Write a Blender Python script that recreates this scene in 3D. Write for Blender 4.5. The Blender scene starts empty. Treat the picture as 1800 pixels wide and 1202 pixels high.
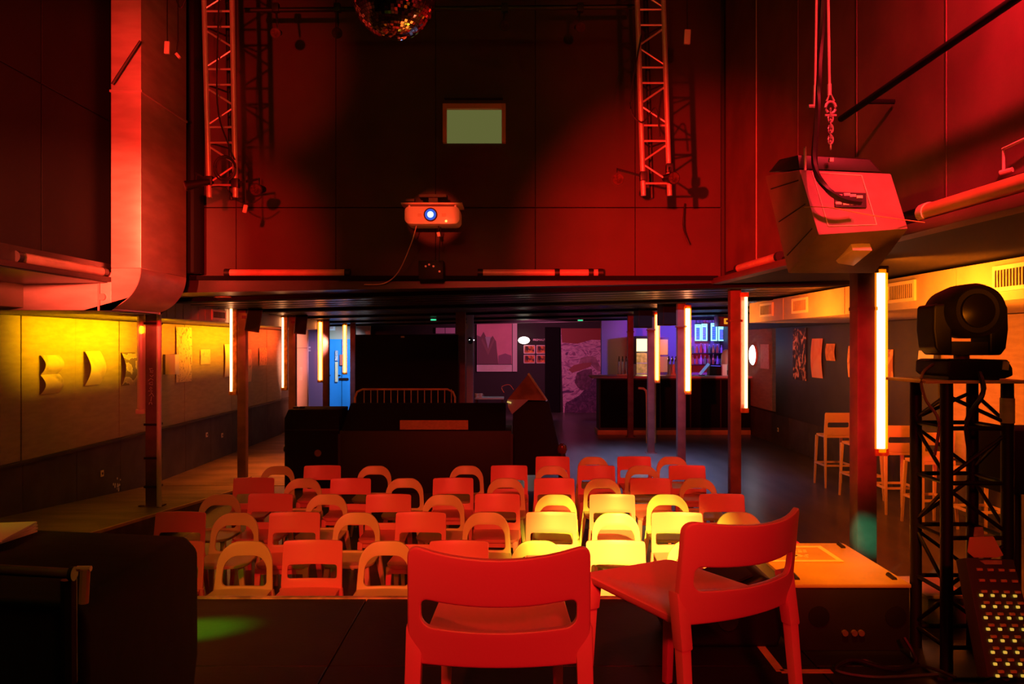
import bpy, bmesh, math, random
from mathutils import Vector, Matrix
random.seed(7)
S = bpy.context.scene
COL = S.collection
PI = math.pi
# ------------------------------------------------------------------ camera
F, CX, CY, EYE = 1400.0, 903.0, 604.0, 2.32
cam = bpy.data.cameras.new('camera')
cam.sensor_width = 36.0
cam.lens = F/1800*36.0
cam.shift_x = (900-CX)/1800
cam.shift_y = (CY-601)/1800
cam.clip_start = 0.05
cam.clip_end = 100
co = bpy.data.objects.new('camera', cam)
COL.objects.link(co)
co.location = (0, 0, EYE)
co.rotation_euler = (PI/2, 0, 0)
S.camera = co
# ------------------------------------------------------------------ colour management and world
S.view_settings.view_transform = 'Standard'
S.view_settings.look = 'None'
S.view_settings.gamma = 1
S.view_settings.use_curve_mapping = False
S.view_settings.exposure = 0.0
try:
    S.cycles.use_denoising = True
    S.cycles.max_bounces = 6
    S.cycles.diffuse_bounces = 3
    S.cycles.sample_clamp_indirect = 4
except Exception:
    pass
W = bpy.data.worlds.new('world')
S.world = W
W.use_nodes = True
W.node_tree.nodes['Background'].inputs[0].default_value = (0.02, 0.004, 0.003, 1)
W.node_tree.nodes['Background'].inputs[1].default_value = 0.02
# ------------------------------------------------------------------ lights
def aim(o, tgt):
    d = Vector(tgt) - o.location
    o.rotation_euler = d.to_track_quat('-Z', 'Y').to_euler()
def spot(name, loc, tgt, energy, color, cone, blend=1.0, r=0.05):
    l = bpy.data.lights.new(name, 'SPOT'); l.energy = energy; l.color = color
    l.spot_size = math.radians(cone); l.spot_blend = blend; l.shadow_soft_size = r
    o = bpy.data.objects.new(name, l); COL.objects.link(o); o.location = loc; aim(o, tgt); return o
def area(name, loc, tgt, sx, sy, energy, color, spread=180):
    l = bpy.data.lights.new(name, 'AREA'); l.energy = energy; l.color = color
    l.shape = 'RECTANGLE'; l.size = sx; l.size_y = sy; l.spread = math.radians(spread)
    o = bpy.data.objects.new(name, l); COL.objects.link(o); o.location = loc; aim(o, tgt); return o
def point(name, loc, energy, color, r=0.1):
    l = bpy.data.lights.new(name, 'POINT'); l.energy = energy; l.color = color; l.shadow_soft_size = r
    o = bpy.data.objects.new(name, l); COL.objects.link(o); o.location = loc; return o
RED = (1, 0.038, 0.024)
DRED = (1, 0.010, 0.006)
ORED = (1, 0.085, 0.025)
YEL = (1, 0.46, 0.0)
spot('red_spot_back_wall_right', (-1.5, -0.6, 2.9), (2.1, 9.6, 3.4), 10500, DRED, 24, 1.0)
spot('red_spot_back_wall_left', (-0.6, -0.6, 2.9), (-3.6, 9.6, 3.4), 5600, DRED, 17, 1.0)
spot('red_fill_papers', (-1.0, -0.5, 3.6), (-1.6, 2.1, 1.75), 110, (1, 0.03, 0.02), 14, 0.8)  # unseen narrow spot added to redden the paper pile
spot('red_fill_projector', (-0.4, -0.6, 2.9), (-0.89, 8.6, 3.74), 3600, (1, 0.05, 0.015), 3.8, 0.4)  # unseen tight beam added to brighten the projector body alone
spot('red_spot_chairs', (-0.6, -1.0, 4.6), (0.1, 8.6, 0.3), 1750, RED, 42, 0.8, 0.08)
spot('red_spot_stage_chairs', (0.4, -1.6, 3.3), (0.45, 2.4, 1.5), 440, (1, 0.010, 0.022), 42, 0.8, 0.1)
spot('red_spot_duct', (-3.0, 0.5, 3.0), (-4.2, 8.0, 3.35), 9500, (1, 0.075, 0.03), 17, 1.0)
spot('red_spot_duct_upper', (-3.0, 0.5, 3.2), (-4.2, 8.0, 4.9), 4200, (1, 0.02, 0.012), 17, 1.0)
spot('red_fill_first_column', (-1.5, -0.5, 2.4), (2.96, 6.7, 1.9), 5500, (1, 0.02, 0.02), 13, 1.0)  # unseen spot added to redden the nearest right column
spot('red_spot_right_wall', (1.95, 2.75, 4.75), (2.5, 3.5, 4.2), 800, (1, 0.018, 0.03), 110, 1.0)
spot('pink_fill_speaker', (2.1, 3.4, 3.95), (2.0, 4.6, 2.95), 150, (1, 0.03, 0.05), 46, 1.0)  # unseen extra spot added to brighten the right of the speaker
spot('amber_fill_ledge', (1.2, 0.9, 1.9), (2.12, 4.5, 3.0), 420, (1, 0.20, 0.005), 16, 1.0)  # unseen spot added for tube light that the slab blocks from the ledge
spot('green_wash_left', (-2.3, -0.4, 4.3), (-1.4, 5.0, 0.8), 130, (0.35, 1, 0.0), 30, 1.0)
spot('red_fill_truss_left', (-1.9, 0.6, 3.4), (-2.9, 7.7, 5.2), 1700, (1, 0.02, 0.012), 17, 0.9)  # unseen spots added for the trusses, one beam on each
spot('red_fill_truss_right', (0.9, 0.6, 3.4), (1.38, 7.7, 5.2), 420, (1, 0.02, 0.012), 17, 0.9)
spot('red_spot_left_tower', (-0.2, -0.5, 3.1), (-4.5, 9.6, 2.1), 1500, (1, 0.03, 0.03), 14, 1.0)
spot('yellow_spot_seats', (0.7, -0.5, 4.9), (0.98, 6.8, 0.5), 19000, (1, 0.68, 0.07), 15, 1.0, 0.05)
spot('yellow_spot_case', (0.95, 2.3, 4.0), (1.48, 3.8, 1.3), 800, (1, 0.24, 0.0), 20, 1.0)
spot('green_spot_stage', (-3.4, 3.0, 2.3), (-1.52, 3.66, 1.0), 2200, (0.15, 1, 0.02), 8, 0.6)
spot('teal_spot_column', (0.2, 3.3, 2.4), (2.98, 6.70, 0.70), 1500, (0.0, 1.0, 0.45), 4, 0.4)
area('left_wall_yellow', (-4.75, 11.0, 2.5), (-5.95, 11.0, 2.44), 2.6, 0.08, 40, (1, 0.42, 0.0), 68)  # unseen wash panels added along the aisle, standing in for the tubes' wall light
area('left_wall_amber', (-4.85, 15.9, 2.5), (-5.95, 15.9, 2.44), 2.8, 0.08, 40, (1, 0.30, 0.0), 70)
area('left_wall_red', (-4.95, 18.9, 2.5), (-5.95, 18.9, 2.44), 2.4, 0.08, 20, (1, 0.08, 0.01), 70)
area('left_wall_orange', (-4.85, 13.5, 2.5), (-5.95, 13.5, 2.44), 1.6, 0.08, 15, (1, 0.22, 0.0), 70)
area('left_floor_amber_fill', (-4.3, 13.6, 2.85), (-4.3, 13.2, 0), 0.8, 6.0, 105, (1, 0.17, 0.02), 75)  # unseen panel added to warm the left aisle floor
area('right_tube_fill_near', (3.22, 6.9, 2.25), (6.0, 8.0, 2.35), 0.10, 1.4, 130, (1, 0.17, 0.004), 125)  # unseen panels added beside the right tubes to carry their light onto the wall
area('right_tube_fill_middle', (3.15, 10.5, 2.25), (6.0, 11.2, 2.35), 0.10, 1.4, 65, (1, 0.17, 0.004), 125)
area('right_tube_fill_far', (3.1, 13.9, 2.25), (6.0, 14.6, 2.35), 0.10, 1.4, 30, (1, 0.2, 0.01), 125)
area('soffit_amber_fill', (1.7, 12.6, 2.2), (1.7, 12.6, 3.0), 1.6, 3.4, 14, (1, 0.34, 0.02), 130)  # unseen upward panel added to put amber light on the soffit
area('floor_cool', (2.4, 15.0, 2.9), (2.4, 15.0, 0), 1.8, 4.6, 110, (0.42, 0.48, 1.0), 80)
spot('bar_purple', (4.9, 21.6, 2.7), (4.9, 23.6, 2.2), 190, (0.24, 0.10, 1.0), 130, 0.6)
point('bar_warm', (3.7, 22.4, 2.2), 10, (1, 0.6, 0.2))
spot('entrance_blue', (-4.6, 23.6, 2.7), (-5.7, 25.5, 1.5), 420, (0.45, 0.65, 1.0), 75, 0.8)
spot('entrance_purple', (-4.3, 20.6, 2.7), (-5.6, 22.5, 1.5), 160, (0.75, 0.5, 1.0), 60, 0.8)
spot('entrance_pink', (-4.6, 19.2, 2.5), (-5.75, 21.3, 1.7), 520, (1, 0.36, 0.24), 60, 0.8)
spot('poster_pink', (0.6, 22.5, 2.7), (0.6, 26.9, 1.8), 330, (1, 0.2, 0.42), 110, 0.8)
# ------------------------------------------------------------------ materials
def mat(name, col, rough=0.5, metal=0.0, noise=0.0, scale=8.0, bump=0.0, bscale=60.0, emis=None, estr=0.0, spec=0.5, col2=None, stretch=(1, 1, 1)):
    m = bpy.data.materials.new(name); m.use_nodes = True
    nt = m.node_tree; b = nt.nodes['Principled BSDF']
    b.inputs['Base Color'].default_value = (*col, 1)
    b.inputs['Roughness'].default_value = rough
    b.inputs['Metallic'].default_value = metal
    b.inputs['Specular IOR Level'].default_value = spec
    tc = nt.nodes.new('ShaderNodeTexCoord')
    mp = nt.nodes.new('ShaderNodeMapping'); mp.inputs['Scale'].default_value = stretch
    nt.links.new(tc.outputs['Object'], mp.inputs[0])
    if noise > 0 or col2:
        n = nt.nodes.new('ShaderNodeTexNoise'); n.inputs['Scale'].default_value = scale
        n.inputs['Detail'].default_value = 5
        nt.links.new(mp.outputs[0], n.inputs['Vector'])
        r = nt.nodes.new('ShaderNodeValToRGB')
        c2 = col2 or tuple(c*(1-noise) for c in col)
        r.color_ramp.elements[0].position = 0.38; r.color_ramp.elements[1].position = 0.65
        r.color_ramp.elements[0].color = (*c2, 1); r.color_ramp.elements[1].color = (*col, 1)
        nt.links.new(n.outputs[0], r.inputs[0]); nt.links.new(r.outputs[0], b.inputs['Base Color'])
    if bump > 0:
        n2 = nt.nodes.new('ShaderNodeTexNoise'); n2.inputs['Scale'].default_value = bscale
        nt.links.new(mp.outputs[0], n2.inputs['Vector'])
        bp = nt.nodes.new('ShaderNodeBump'); bp.inputs['Strength'].default_value = bump; bp.inputs['Distance'].default_value = 0.01
        nt.links.new(n2.outputs[0], bp.inputs['Height']); nt.links.new(bp.outputs[0], b.inputs['Normal'])
    if emis:
        b.inputs['Emission Color'].default_value = (*emis, 1); b.inputs['Emission Strength'].default_value = estr
    return m
def glow(name, col, s):
    m = bpy.data.materials.new(name); m.use_nodes = True
    nt = m.node_tree; nt.nodes.clear()
    e = nt.nodes.new('ShaderNodeEmission'); e.inputs[0].default_value = (*col, 1); e.inputs[1].default_value = s
    o = nt.nodes.new('ShaderNodeOutputMaterial'); nt.links.new(e.outputs[0], o.inputs[0]); return m
def sleeve(name, col, alpha, emis=0.0, rough=0.15):
    """translucent plastic: transparent, glossy and a little self lit from the lamp inside"""
    m = bpy.data.materials.new(name); m.use_nodes = True
    nt = m.node_tree; b = nt.nodes['Principled BSDF']
    b.inputs['Base Color'].default_value = (*col, 1); b.inputs['Roughness'].default_value = rough
    b.inputs['Alpha'].default_value = alpha
    if emis: b.inputs['Emission Color'].default_value = (*col, 1); b.inputs['Emission Strength'].default_value = emis
    return m
def printed(name, cols, scale=6, kind='noise', stretch=(1, 1, 1), rough=0.6, dist=2.0):
    """paper print: blotches from noise, waves or cells, several inks"""
    m = bpy.data.materials.new(name); m.use_nodes = True
    nt = m.node_tree; b = nt.nodes['Principled BSDF']; b.inputs['Roughness'].default_value = rough
    tc = nt.nodes.new('ShaderNodeTexCoord'); mp = nt.nodes.new('ShaderNodeMapping'); mp.inputs['Scale'].default_value = stretch
    nt.links.new(tc.outputs['Object'], mp.inputs[0])
    if kind == 'wave':
        t = nt.nodes.new('ShaderNodeTexWave'); t.inputs['Scale'].default_value = scale; t.inputs['Distortion'].default_value = dist*4
        t.inputs['Detail'].default_value = 3; out = t.outputs[1]
    elif kind == 'cells':
        t = nt.nodes.new('ShaderNodeTexVoronoi'); t.inputs['Scale'].default_value = scale; out = t.outputs[0]
    else:
        t = nt.nodes.new('ShaderNodeTexNoise'); t.inputs['Scale'].default_value = scale; t.inputs['Detail'].default_value = 6
        t.inputs['Distortion'].default_value = dist; out = t.outputs[0]
    nt.links.new(mp.outputs[0], t.inputs['Vector'])
    r = nt.nodes.new('ShaderNodeValToRGB'); cr = r.color_ramp
    n = len(cols)
    while len(cr.elements) < n: cr.elements.new(0.5)
    for i, c in enumerate(cols):
        cr.elements[i].position = 0.3 + 0.4*i/(n-1) if n > 1 else 0; cr.elements[i].color = (*c, 1)
    nt.links.new(out, r.inputs[0]); nt.links.new(r.outputs[0], b.inputs['Base Color'])
    return m
M = {}
M['black_wall'] = mat('black_wall', (0.045, 0.030, 0.030), 0.6, noise=0.25, scale=1.5, bump=0.15, bscale=90)
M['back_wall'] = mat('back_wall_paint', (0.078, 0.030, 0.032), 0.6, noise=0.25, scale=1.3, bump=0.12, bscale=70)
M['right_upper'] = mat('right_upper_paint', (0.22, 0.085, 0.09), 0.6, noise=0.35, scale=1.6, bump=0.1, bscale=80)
M['left_panel'] = mat('tan_wall_cloth', (0.46, 0.40, 0.30), 0.75, noise=0.15, scale=3, bump=0.5, bscale=45, stretch=(1, 1, 6))
M['right_panel'] = mat('brown_wall_cloth', (0.46, 0.34, 0.26), 0.75, noise=0.15, scale=3, bump=0.5, bscale=45, stretch=(1, 1, 6))
M['wainscot'] = mat('grey_wainscot', (0.09, 0.08, 0.10), 0.6, noise=0.35, scale=3, bump=0.1)
M['board'] = mat('dark_slate_board', (0.055, 0.06, 0.075), 0.55, noise=0.2, scale=2)
M['duct'] = mat('galvanised_duct', (0.62, 0.56, 0.55), 0.38, metal=0.35, noise=0.22, scale=2.5, bump=0.05, bscale=25, stretch=(1, 1, 4))
M['duct_box'] = mat('painted_duct_box', (0.50, 0.45, 0.40), 0.6, noise=0.15, scale=3)
M['floor'] = mat('dark_timber_floor', (0.13, 0.105, 0.10), 0.30, noise=0.45, scale=3.0, bump=0.06, bscale=14, stretch=(1, 0.18, 1))
M['aisle'] = mat('brown_aisle_floor', (0.22, 0.14, 0.09), 0.5, noise=0.55, scale=2.0, bump=0.1, bscale=18, stretch=(0.6, 1.4, 1))
M['stage'] = mat('black_stage_ply', (0.016, 0.011, 0.009), 0.5, noise=0.3, scale=5, bump=0.08, bscale=40)
M['soffit'] = mat('dark_gloss_soffit', (0.05, 0.04, 0.035), 0.32, noise=0.2, scale=3, stretch=(0.3, 3, 1))
M['ceil'] = mat('black_ceiling', (0.015, 0.013, 0.013), 0.9)
M['dark_drape'] = mat('dark_upper_panel', (0.010, 0.007, 0.007), 0.8, noise=0.3, scale=2)
M['black'] = mat('black_metal', (0.018, 0.016, 0.016), 0.45, noise=0.2)
M['black_matt'] = mat('black_matt', (0.006, 0.005, 0.006), 0.9, spec=0.2)
M['black_shiny'] = mat('black_plastic', (0.008, 0.006, 0.006), 0.5, spec=0.3)
M['column'] = mat('painted_steel_column', (0.20, 0.09, 0.08), 0.5, noise=0.35, scale=5, bump=0.08)
M['alu'] = mat('aluminium', (0.72, 0.70, 0.70), 0.35, metal=0.55, noise=0.1, scale=12)
M['chrome'] = mat('chrome', (0.85, 0.85, 0.88), 0.15, metal=1.0)
M['slot_plastic'] = mat('red_plastic', (0.85, 0.24, 0.24), 0.38, bump=0.03, bscale=150)
M['arch_plastic'] = mat('cream_plastic', (0.78, 0.72, 0.30), 0.40, bump=0.03, bscale=150)
M['stage_plastic'] = mat('stage_chair_plastic', (0.78, 0.28, 0.26), 0.36, bump=0.04, bscale=180)
M['stool_wood'] = mat('pale_stool_plastic', (0.62, 0.40, 0.30), 0.5)
M['tube_lamp'] = glow('amber_lamp', (1.0, 0.38, 0.14), 8.0)
M['tube_lamp_hot'] = glow('amber_lamp_hot', (1.0, 0.42, 0.22), 10.0)
M['tube_sleeve'] = sleeve('amber_sleeve', (1.0, 0.26, 0.0), 0.5, 1.6)
M['tube_sleeve_foil'] = mat('amber_foil', (0.75, 0.40, 0.06), 0.35, metal=0.3, noise=0.5, scale=14, bump=0.4, bscale=20)
M['clear_sleeve'] = sleeve('clear_sleeve', (0.95, 0.75, 0.70), 0.45, 0.0, 0.2)
M['tube_off'] = mat('unlit_tube', (0.85, 0.62, 0.55), 0.3, noise=0.2, scale=6)
M['tape'] = mat('orange_tape', (0.85, 0.42, 0.15), 0.6, noise=0.2, scale=12)
M['edge'] = mat('worn_stage_edge', (0.75, 0.62, 0.30), 0.4, metal=0.2, noise=0.6, scale=9)
M['case_top'] = mat('case_top_board', (0.66, 0.40, 0.15), 0.45, noise=0.2, scale=4, bump=0.05)
M['paper'] = mat('white_paper', (0.82, 0.80, 0.74), 0.7)
M['orange_paper'] = mat('orange_paper', (0.75, 0.35, 0.20), 0.7, noise=0.15, scale=20)
M['white_plastic'] = mat('white_plastic', (0.85, 0.78, 0.74), 0.35)
M['cable'] = mat('black_cable', (0.015, 0.013, 0.013), 0.5)
M['lens'] = mat('lamp_glass', (0.14, 0.06, 0.035), 0.15, metal=0.3, noise=0.6, scale=30)
M['cloth_black'] = mat('black_cloth', (0.006, 0.005, 0.006), 0.95, bump=0.3, bscale=12)
# ------------------------------------------------------------------ mesh builder
class MB:
    def __init__(s): s.v = []; s.f = []; s.flat = []
    def add(s, vs, fs):
        o = len(s.v); s.v += [tuple(v) for v in vs]; s.f += [tuple(i+o for i in f) for f in fs]; return s
    def box(s, c, d, R=None):
        c = Vector(c); h = Vector(d)/2; vs = []
        for z in (-1, 1):
            for y in (-1, 1):
                for x in (-1, 1):
                    p = Vector((x*h.x, y*h.y, z*h.z))
                    if R: p = R @ p
                    vs.append(c+p)
        return s.add(vs, [(0, 2, 3, 1), (4, 5, 7, 6), (0, 1, 5, 4), (2, 6, 7, 3), (0, 4, 6, 2), (1, 3, 7, 5)])
    def bb(s, x0, x1, y0, y1, z0, z1): return s.box(((x0+x1)/2, (y0+y1)/2, (z0+z1)/2), (x1-x0, y1-y0, z1-z0))
    def hexa(s, p): # 8 points: bottom 4 ring, top 4 ring
        return s.add(p, [(3, 2, 1, 0), (4, 5, 6, 7), (0, 1, 5, 4), (1, 2, 6, 5), (2, 3, 7, 6), (3, 0, 4, 7)])
    def tube(s, pts, r, n=8, cap=True, r2=None):
        pts = [Vector(p) for p in pts]; m = len(pts); rings = []
        up = Vector((0, 0, 1))
        for i, p in enumerate(pts):
            t = (pts[min(i+1, m-1)]-pts[max(i-1, 0)]).normalized()
            a = t.cross(up)
            if a.length < 1e-3: a = t.cross(Vector((0, 1, 0)))
            a.normalize(); b = t.cross(a).normalized()
            rr = r if r2 is None else r+(r2-r)*i/(m-1)
            rings.append([p+a*rr*math.cos(2*PI*k/n)+b*rr*math.sin(2*PI*k/n) for k in range(n)])
        vs = [q for R_ in rings for q in R_]; fs = []
        for i in range(m-1):
            for k in range(n):
                k2 = (k+1) % n; fs.append((i*n+k, i*n+k2, (i+1)*n+k2, (i+1)*n+k))
        if cap: fs.append(tuple(range(n-1, -1, -1))); fs.append(tuple((m-1)*n+k for k in range(n)))
        return s.add(vs, fs)
    def prism(s, poly, a, b, axis='z'):
        n = len(poly)
        def P(u, v, w): return {'z': (u, v, w), 'y': (u, w, v), 'x': (w, u, v)}[axis]
        vs = [P(u, v, a) for u, v in poly]+[P(u, v, b) for u, v in poly]
        fs = [tuple(range(n-1, -1, -1)), tuple(range(n, 2*n))]+[(i, (i+1) % n, n+(i+1) % n, n+i) for i in range(n)]
        return s.add(vs, fs)
    def lathe(s, prof, n=20, c=(0, 0, 0), axis='z'):
        vs = []; fs = []; m = len(prof)
        for r, h in prof:
            for k in range(n):
                a = 2*PI*k/n; x, y = r*math.cos(a), r*math.sin(a)
                p = {'z': (x, y, h), 'y': (x, h, y), 'x': (h, x, y)}[axis]
                vs.append((p[0]+c[0], p[1]+c[1], p[2]+c[2]))
        for i in range(m-1):
            for k in range(n):
                k2 = (k+1) % n; fs.append((i*n+k, i*n+k2, (i+1)*n+k2, (i+1)*n+k))
        fs.append(tuple(range(n-1, -1, -1))); fs.append(tuple((m-1)*n+k for k in range(n)))
        return s.add(vs, fs)
    def mesh(s, name, m, bevel=0, smooth=True, seg=2):
        me = bpy.data.meshes.new(name); me.from_pydata(s.v, [], s.f)
        bm = bmesh.new(); bm.from_mesh(me)
        bmesh.ops.recalc_face_normals(bm, faces=bm.faces)
        if bevel:
            es = [e for e in bm.edges if len(e.link_faces) == 2 and e.calc_face_angle(0) > 0.6]
            bmesh.ops.bevel(bm, geom=es, offset=bevel, segments=seg, affect='EDGES', profile=0.6)
        for f in bm.faces: f.smooth = smooth
        bm.to_mesh(me); bm.free()
        if smooth: me.set_sharp_from_angle(angle=math.radians(38))
        me.materials.append(m); return me
    def build(s, name, m, parent=None, **k):
        me = s.mesh(name, m, **k)
        o = bpy.data.objects.new(name, me); COL.objects.link(o)
        if parent: o.parent = parent
        return o
def tag(o, label=None, cat=None, group=None, kind=None):
    if label: o['label'] = label
    if cat: o['category'] = cat
    if group: o['group'] = group
    if kind: o['kind'] = kind
    return o
def thing(name, label, cat, loc=(0, 0, 0), rz=0, group=None):
    o = bpy.data.objects.new(name, None); COL.objects.link(o); o.location = loc; o.rotation_euler = (0, 0, rz)
    o.empty_display_size = 0.1
    return tag(o, label, cat, group)
def copy_tree(o, parent=None):
    c = o.copy(); COL.objects.link(c)
    if parent: c.parent = parent
    for ch in list(o.children):
        copy_tree(ch, c)
    return c
def struct(name, mb, m, parent=None, **k):
    o = mb.build(name, m, parent, **k)
    if parent is None: tag(o, kind='structure')
    return o
def P(px, py, d): return Vector(((px-CX)*d/F, d, EYE-(py-CY)*d/F))
def X_(px, d): return (px-CX)*d/F
def Z_(py, d): return EYE-(py-CY)*d/F
def rrect(x0, x1, z0, z1, rad, nc=5, ns=6):
    bl, br, tr, tl = rad; pts = []
    cs = [((x0+bl, z0+bl), bl, PI, 1.5*PI), ((x1-br, z0+br), br, 1.5*PI, 2*PI), ((x1-tr, z1-tr), tr, 0, 0.5*PI), ((x0+tl, z1-tl), tl, 0.5*PI, PI)]
    for i, (c, r, a0, a1) in enumerate(cs):
        for k in range(nc+1):
            a = a0+(a1-a0)*k/nc; pts.append((c[0]+r*math.cos(a), c[1]+r*math.sin(a)))
        n = cs[(i+1) % 4]; q = (n[0][0]+n[1]*math.cos(n[2]), n[0][1]+n[1]*math.sin(n[2])); p = pts[-1]
        for k in range(1, ns): pts.append((p[0]+(q[0]-p[0])*k/ns, p[1]+(q[1]-p[1])*k/ns))
    return pts
def ring_plate(outer, hole, fn, th, rings=4):
    """plate with a hole, bent by fn(x,z)->(x,y,z); thickness th along y"""
    n = len(outer); mb = MB(); vs = []
    for side in (0, 1):
        for r in range(rings+1):
            t = r/rings
            for (a, b), (c, d) in zip(outer, hole):
                x, y, z = fn(a+(c-a)*t, b+(d-b)*t); vs.append((x, y+side*th, z))
    N = n*(rings+1); fs = []
    for side in (0, 1):
        o = side*N
        for r in range(rings):
            for k in range(n):
                k2 = (k+1) % n; fs.append((o+r*n+k, o+r*n+k2, o+(r+1)*n+k2, o+(r+1)*n+k))
    for k in range(n):
        k2 = (k+1) % n
        fs.append((k, k2, N+k2, N+k)); o = rings*n
        fs.append((o+k, o+k2, N+o+k2, N+o+k))
    return mb.add(vs, fs)
def grid_plate(nx, nz, fn, th, mask=None):
    mb = MB(); vs = []; fs = []
    for s in (0, 1):
        for j in range(nz+1):
            for i in range(nx+1):
                u = i/nx*2-1; v = j/nz; p, n = fn(u, v)
                vs.append(Vector(p)+Vector(n)*th*s)
    N = (nx+1)*(nz+1)
    idx = lambda i, j: j*(nx+1)+i
    for j in range(nz):
        for i in range(nx):
            q = (idx(i, j), idx(i+1, j), idx(i+1, j+1), idx(i, j+1)); fs.append(q); fs.append(tuple(a+N for a in q[::-1]))
    for i in range(nx):
        fs.append((idx(i, 0), idx(i+1, 0), idx(i+1, 0)+N, idx(i, 0)+N)); fs.append((idx(i, nz), idx(i+1, nz), idx(i+1, nz)+N, idx(i, nz)+N))
    for j in range(nz):
        fs.append((idx(0, j), idx(0, j+1), idx(0, j+1)+N, idx(0, j)+N)); fs.append((idx(nx, j), idx(nx, j+1), idx(nx, j+1)+N, idx(nx, j)+N))
    return mb.add(vs, fs)
ORD = ['zeroth', 'first', 'second', 'third', 'fourth', 'fifth', 'sixth', 'seventh', 'eighth', 'ninth', 'tenth', 'eleventh', 'twelfth', 'thirteenth', 'fourteenth', 'fifteenth']
# ================================================================== SETTING
struct('floor', MB().bb(-6.6, 6.6, 4.0, 28, -0.1, 0), M['floor'])
# left aisle floor with the ramp towards the stage
ar = [(13.0, 0.0), (4.0, 0.72)]
mb = MB(); mb.hexa([(-6.1, 4.0, -0.02), (-4.32, 4.0, -0.02), (-4.32, 13.0, -0.02), (-6.1, 13.0, -0.02), (-6.1, 4.0, 0.72), (-4.32, 4.0, 0.72), (-4.32, 13.0, 0.004), (-6.1, 13.0, 0.004)])
struct('floor_left_ramp', mb, M['aisle'])
struct('floor_left_aisle', MB().bb(-6.1, -2.9, 13.0, 27, 0.0, 0.006), M['aisle'])
struct('trim_1', MB().hexa([(-4.32, 4.0, 0.69), (-4.29, 4.0, 0.69), (-4.29, 13.0, -0.02), (-4.32, 13.0, -0.02), (-4.32, 4.0, 0.725), (-4.29, 4.0, 0.725), (-4.29, 13.0, 0.010), (-4.32, 13.0, 0.010)]), M['case_top'])
# left wall
wl = struct('wall_left', MB().bb(-6.3, -6.0, 0, 28, 0, 3.3), M['black_wall'])
for k in range(17):
    y0 = 2.45+1.2*k
    if y0 > 20: break
    MB().bb(-6.0, -5.965-0.006*(k % 2), y0+0.006, y0+1.194, 0.9, 2.66).build('wall_panel', M['left_panel'], wl, bevel=0.004, seg=1)
    MB().bb(-6.0, -5.95, y0+0.004, y0+1.196, 0, 0.86).build('wainscot_panel', M['wainscot'], wl, bevel=0.004, seg=1)
MB().bb(-6.0, -5.90, 2.4, 21.2, 0.86, 0.90).build('rail', M['black_wall'], wl, bevel=0.006)
# right wall
wr = struct('wall_right', MB().bb(6.10, 6.4, 0, 28, 0, 3.3), M['black_wall'])
for k in range(17):
    y0 = 1.9+1.2*k
    if y0 > 20: break
    MB().bb(6.06+0.006*(k % 2), 6.10, y0+0.006, y0+1.194, 0.74, 2.68).build('wall_panel', M['right_panel'], wr, bevel=0.004, seg=1)
    MB().bb(6.05, 6.10, y0+0.004, y0+1.196, 0, 0.70).build('wainscot_panel', M['wainscot'], wr, bevel=0.004, seg=1)
MB().bb(6.02, 6.055, 11.3, 18.3, 0.70, 2.68).build('dark_board', M['board'], wr, bevel=0.004)
# back wall far away and behind the camera
wb = struct('wall_back', MB().bb(-6.4, 6.4, 27.0, 27.3, 0, 3.3), mat('rear_wall_paint', (0.022, 0.018, 0.018), 0.7))
struct('wall_front', MB().bb(-6.4, 6.4, -3.4, -3.2, 0, 6.8), M['black_matt'])
# upper walls
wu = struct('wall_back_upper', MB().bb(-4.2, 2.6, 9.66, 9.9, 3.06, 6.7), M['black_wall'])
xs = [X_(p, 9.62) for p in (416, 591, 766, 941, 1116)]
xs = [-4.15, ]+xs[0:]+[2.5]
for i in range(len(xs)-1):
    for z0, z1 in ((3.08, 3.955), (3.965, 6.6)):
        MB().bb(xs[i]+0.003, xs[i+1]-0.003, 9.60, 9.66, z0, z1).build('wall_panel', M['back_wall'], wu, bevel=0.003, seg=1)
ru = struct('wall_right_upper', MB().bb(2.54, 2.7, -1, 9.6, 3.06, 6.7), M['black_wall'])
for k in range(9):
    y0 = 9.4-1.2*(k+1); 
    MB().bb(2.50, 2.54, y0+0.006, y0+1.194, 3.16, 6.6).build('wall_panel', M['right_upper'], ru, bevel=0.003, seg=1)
    MB().bb(2.494, 2.50, y0-0.005, y0+0.005, 3.16, 6.6).build('cover_strip', M['tube_off'] if k == 0 else M['right_upper'], ru)
lu = struct('wall_left_upper', MB().bb(-4.4, -4.19, -1, 9.66, 2.99, 6.7), M['black_wall'])
for k in range(9):
    y0 = 7.0+1.2*(1-k)
    MB().bb(-4.19, -4.15, y0+0.006, y0+1.194, 3.10, 4.6).build('wall_panel', M['dark_drape'], lu, bevel=0.003, seg=1)
    MB().bb(-4.19, -4.15, y0+0.006, y0+1.194, 4.61, 6.6).build('wall_panel', M['dark_drape'], lu, bevel=0.003, seg=1)
struct('ceiling', MB().bb(-4.4, 2.7, -3.4, 9.9, 6.65, 6.8), M['ceil'])
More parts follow.
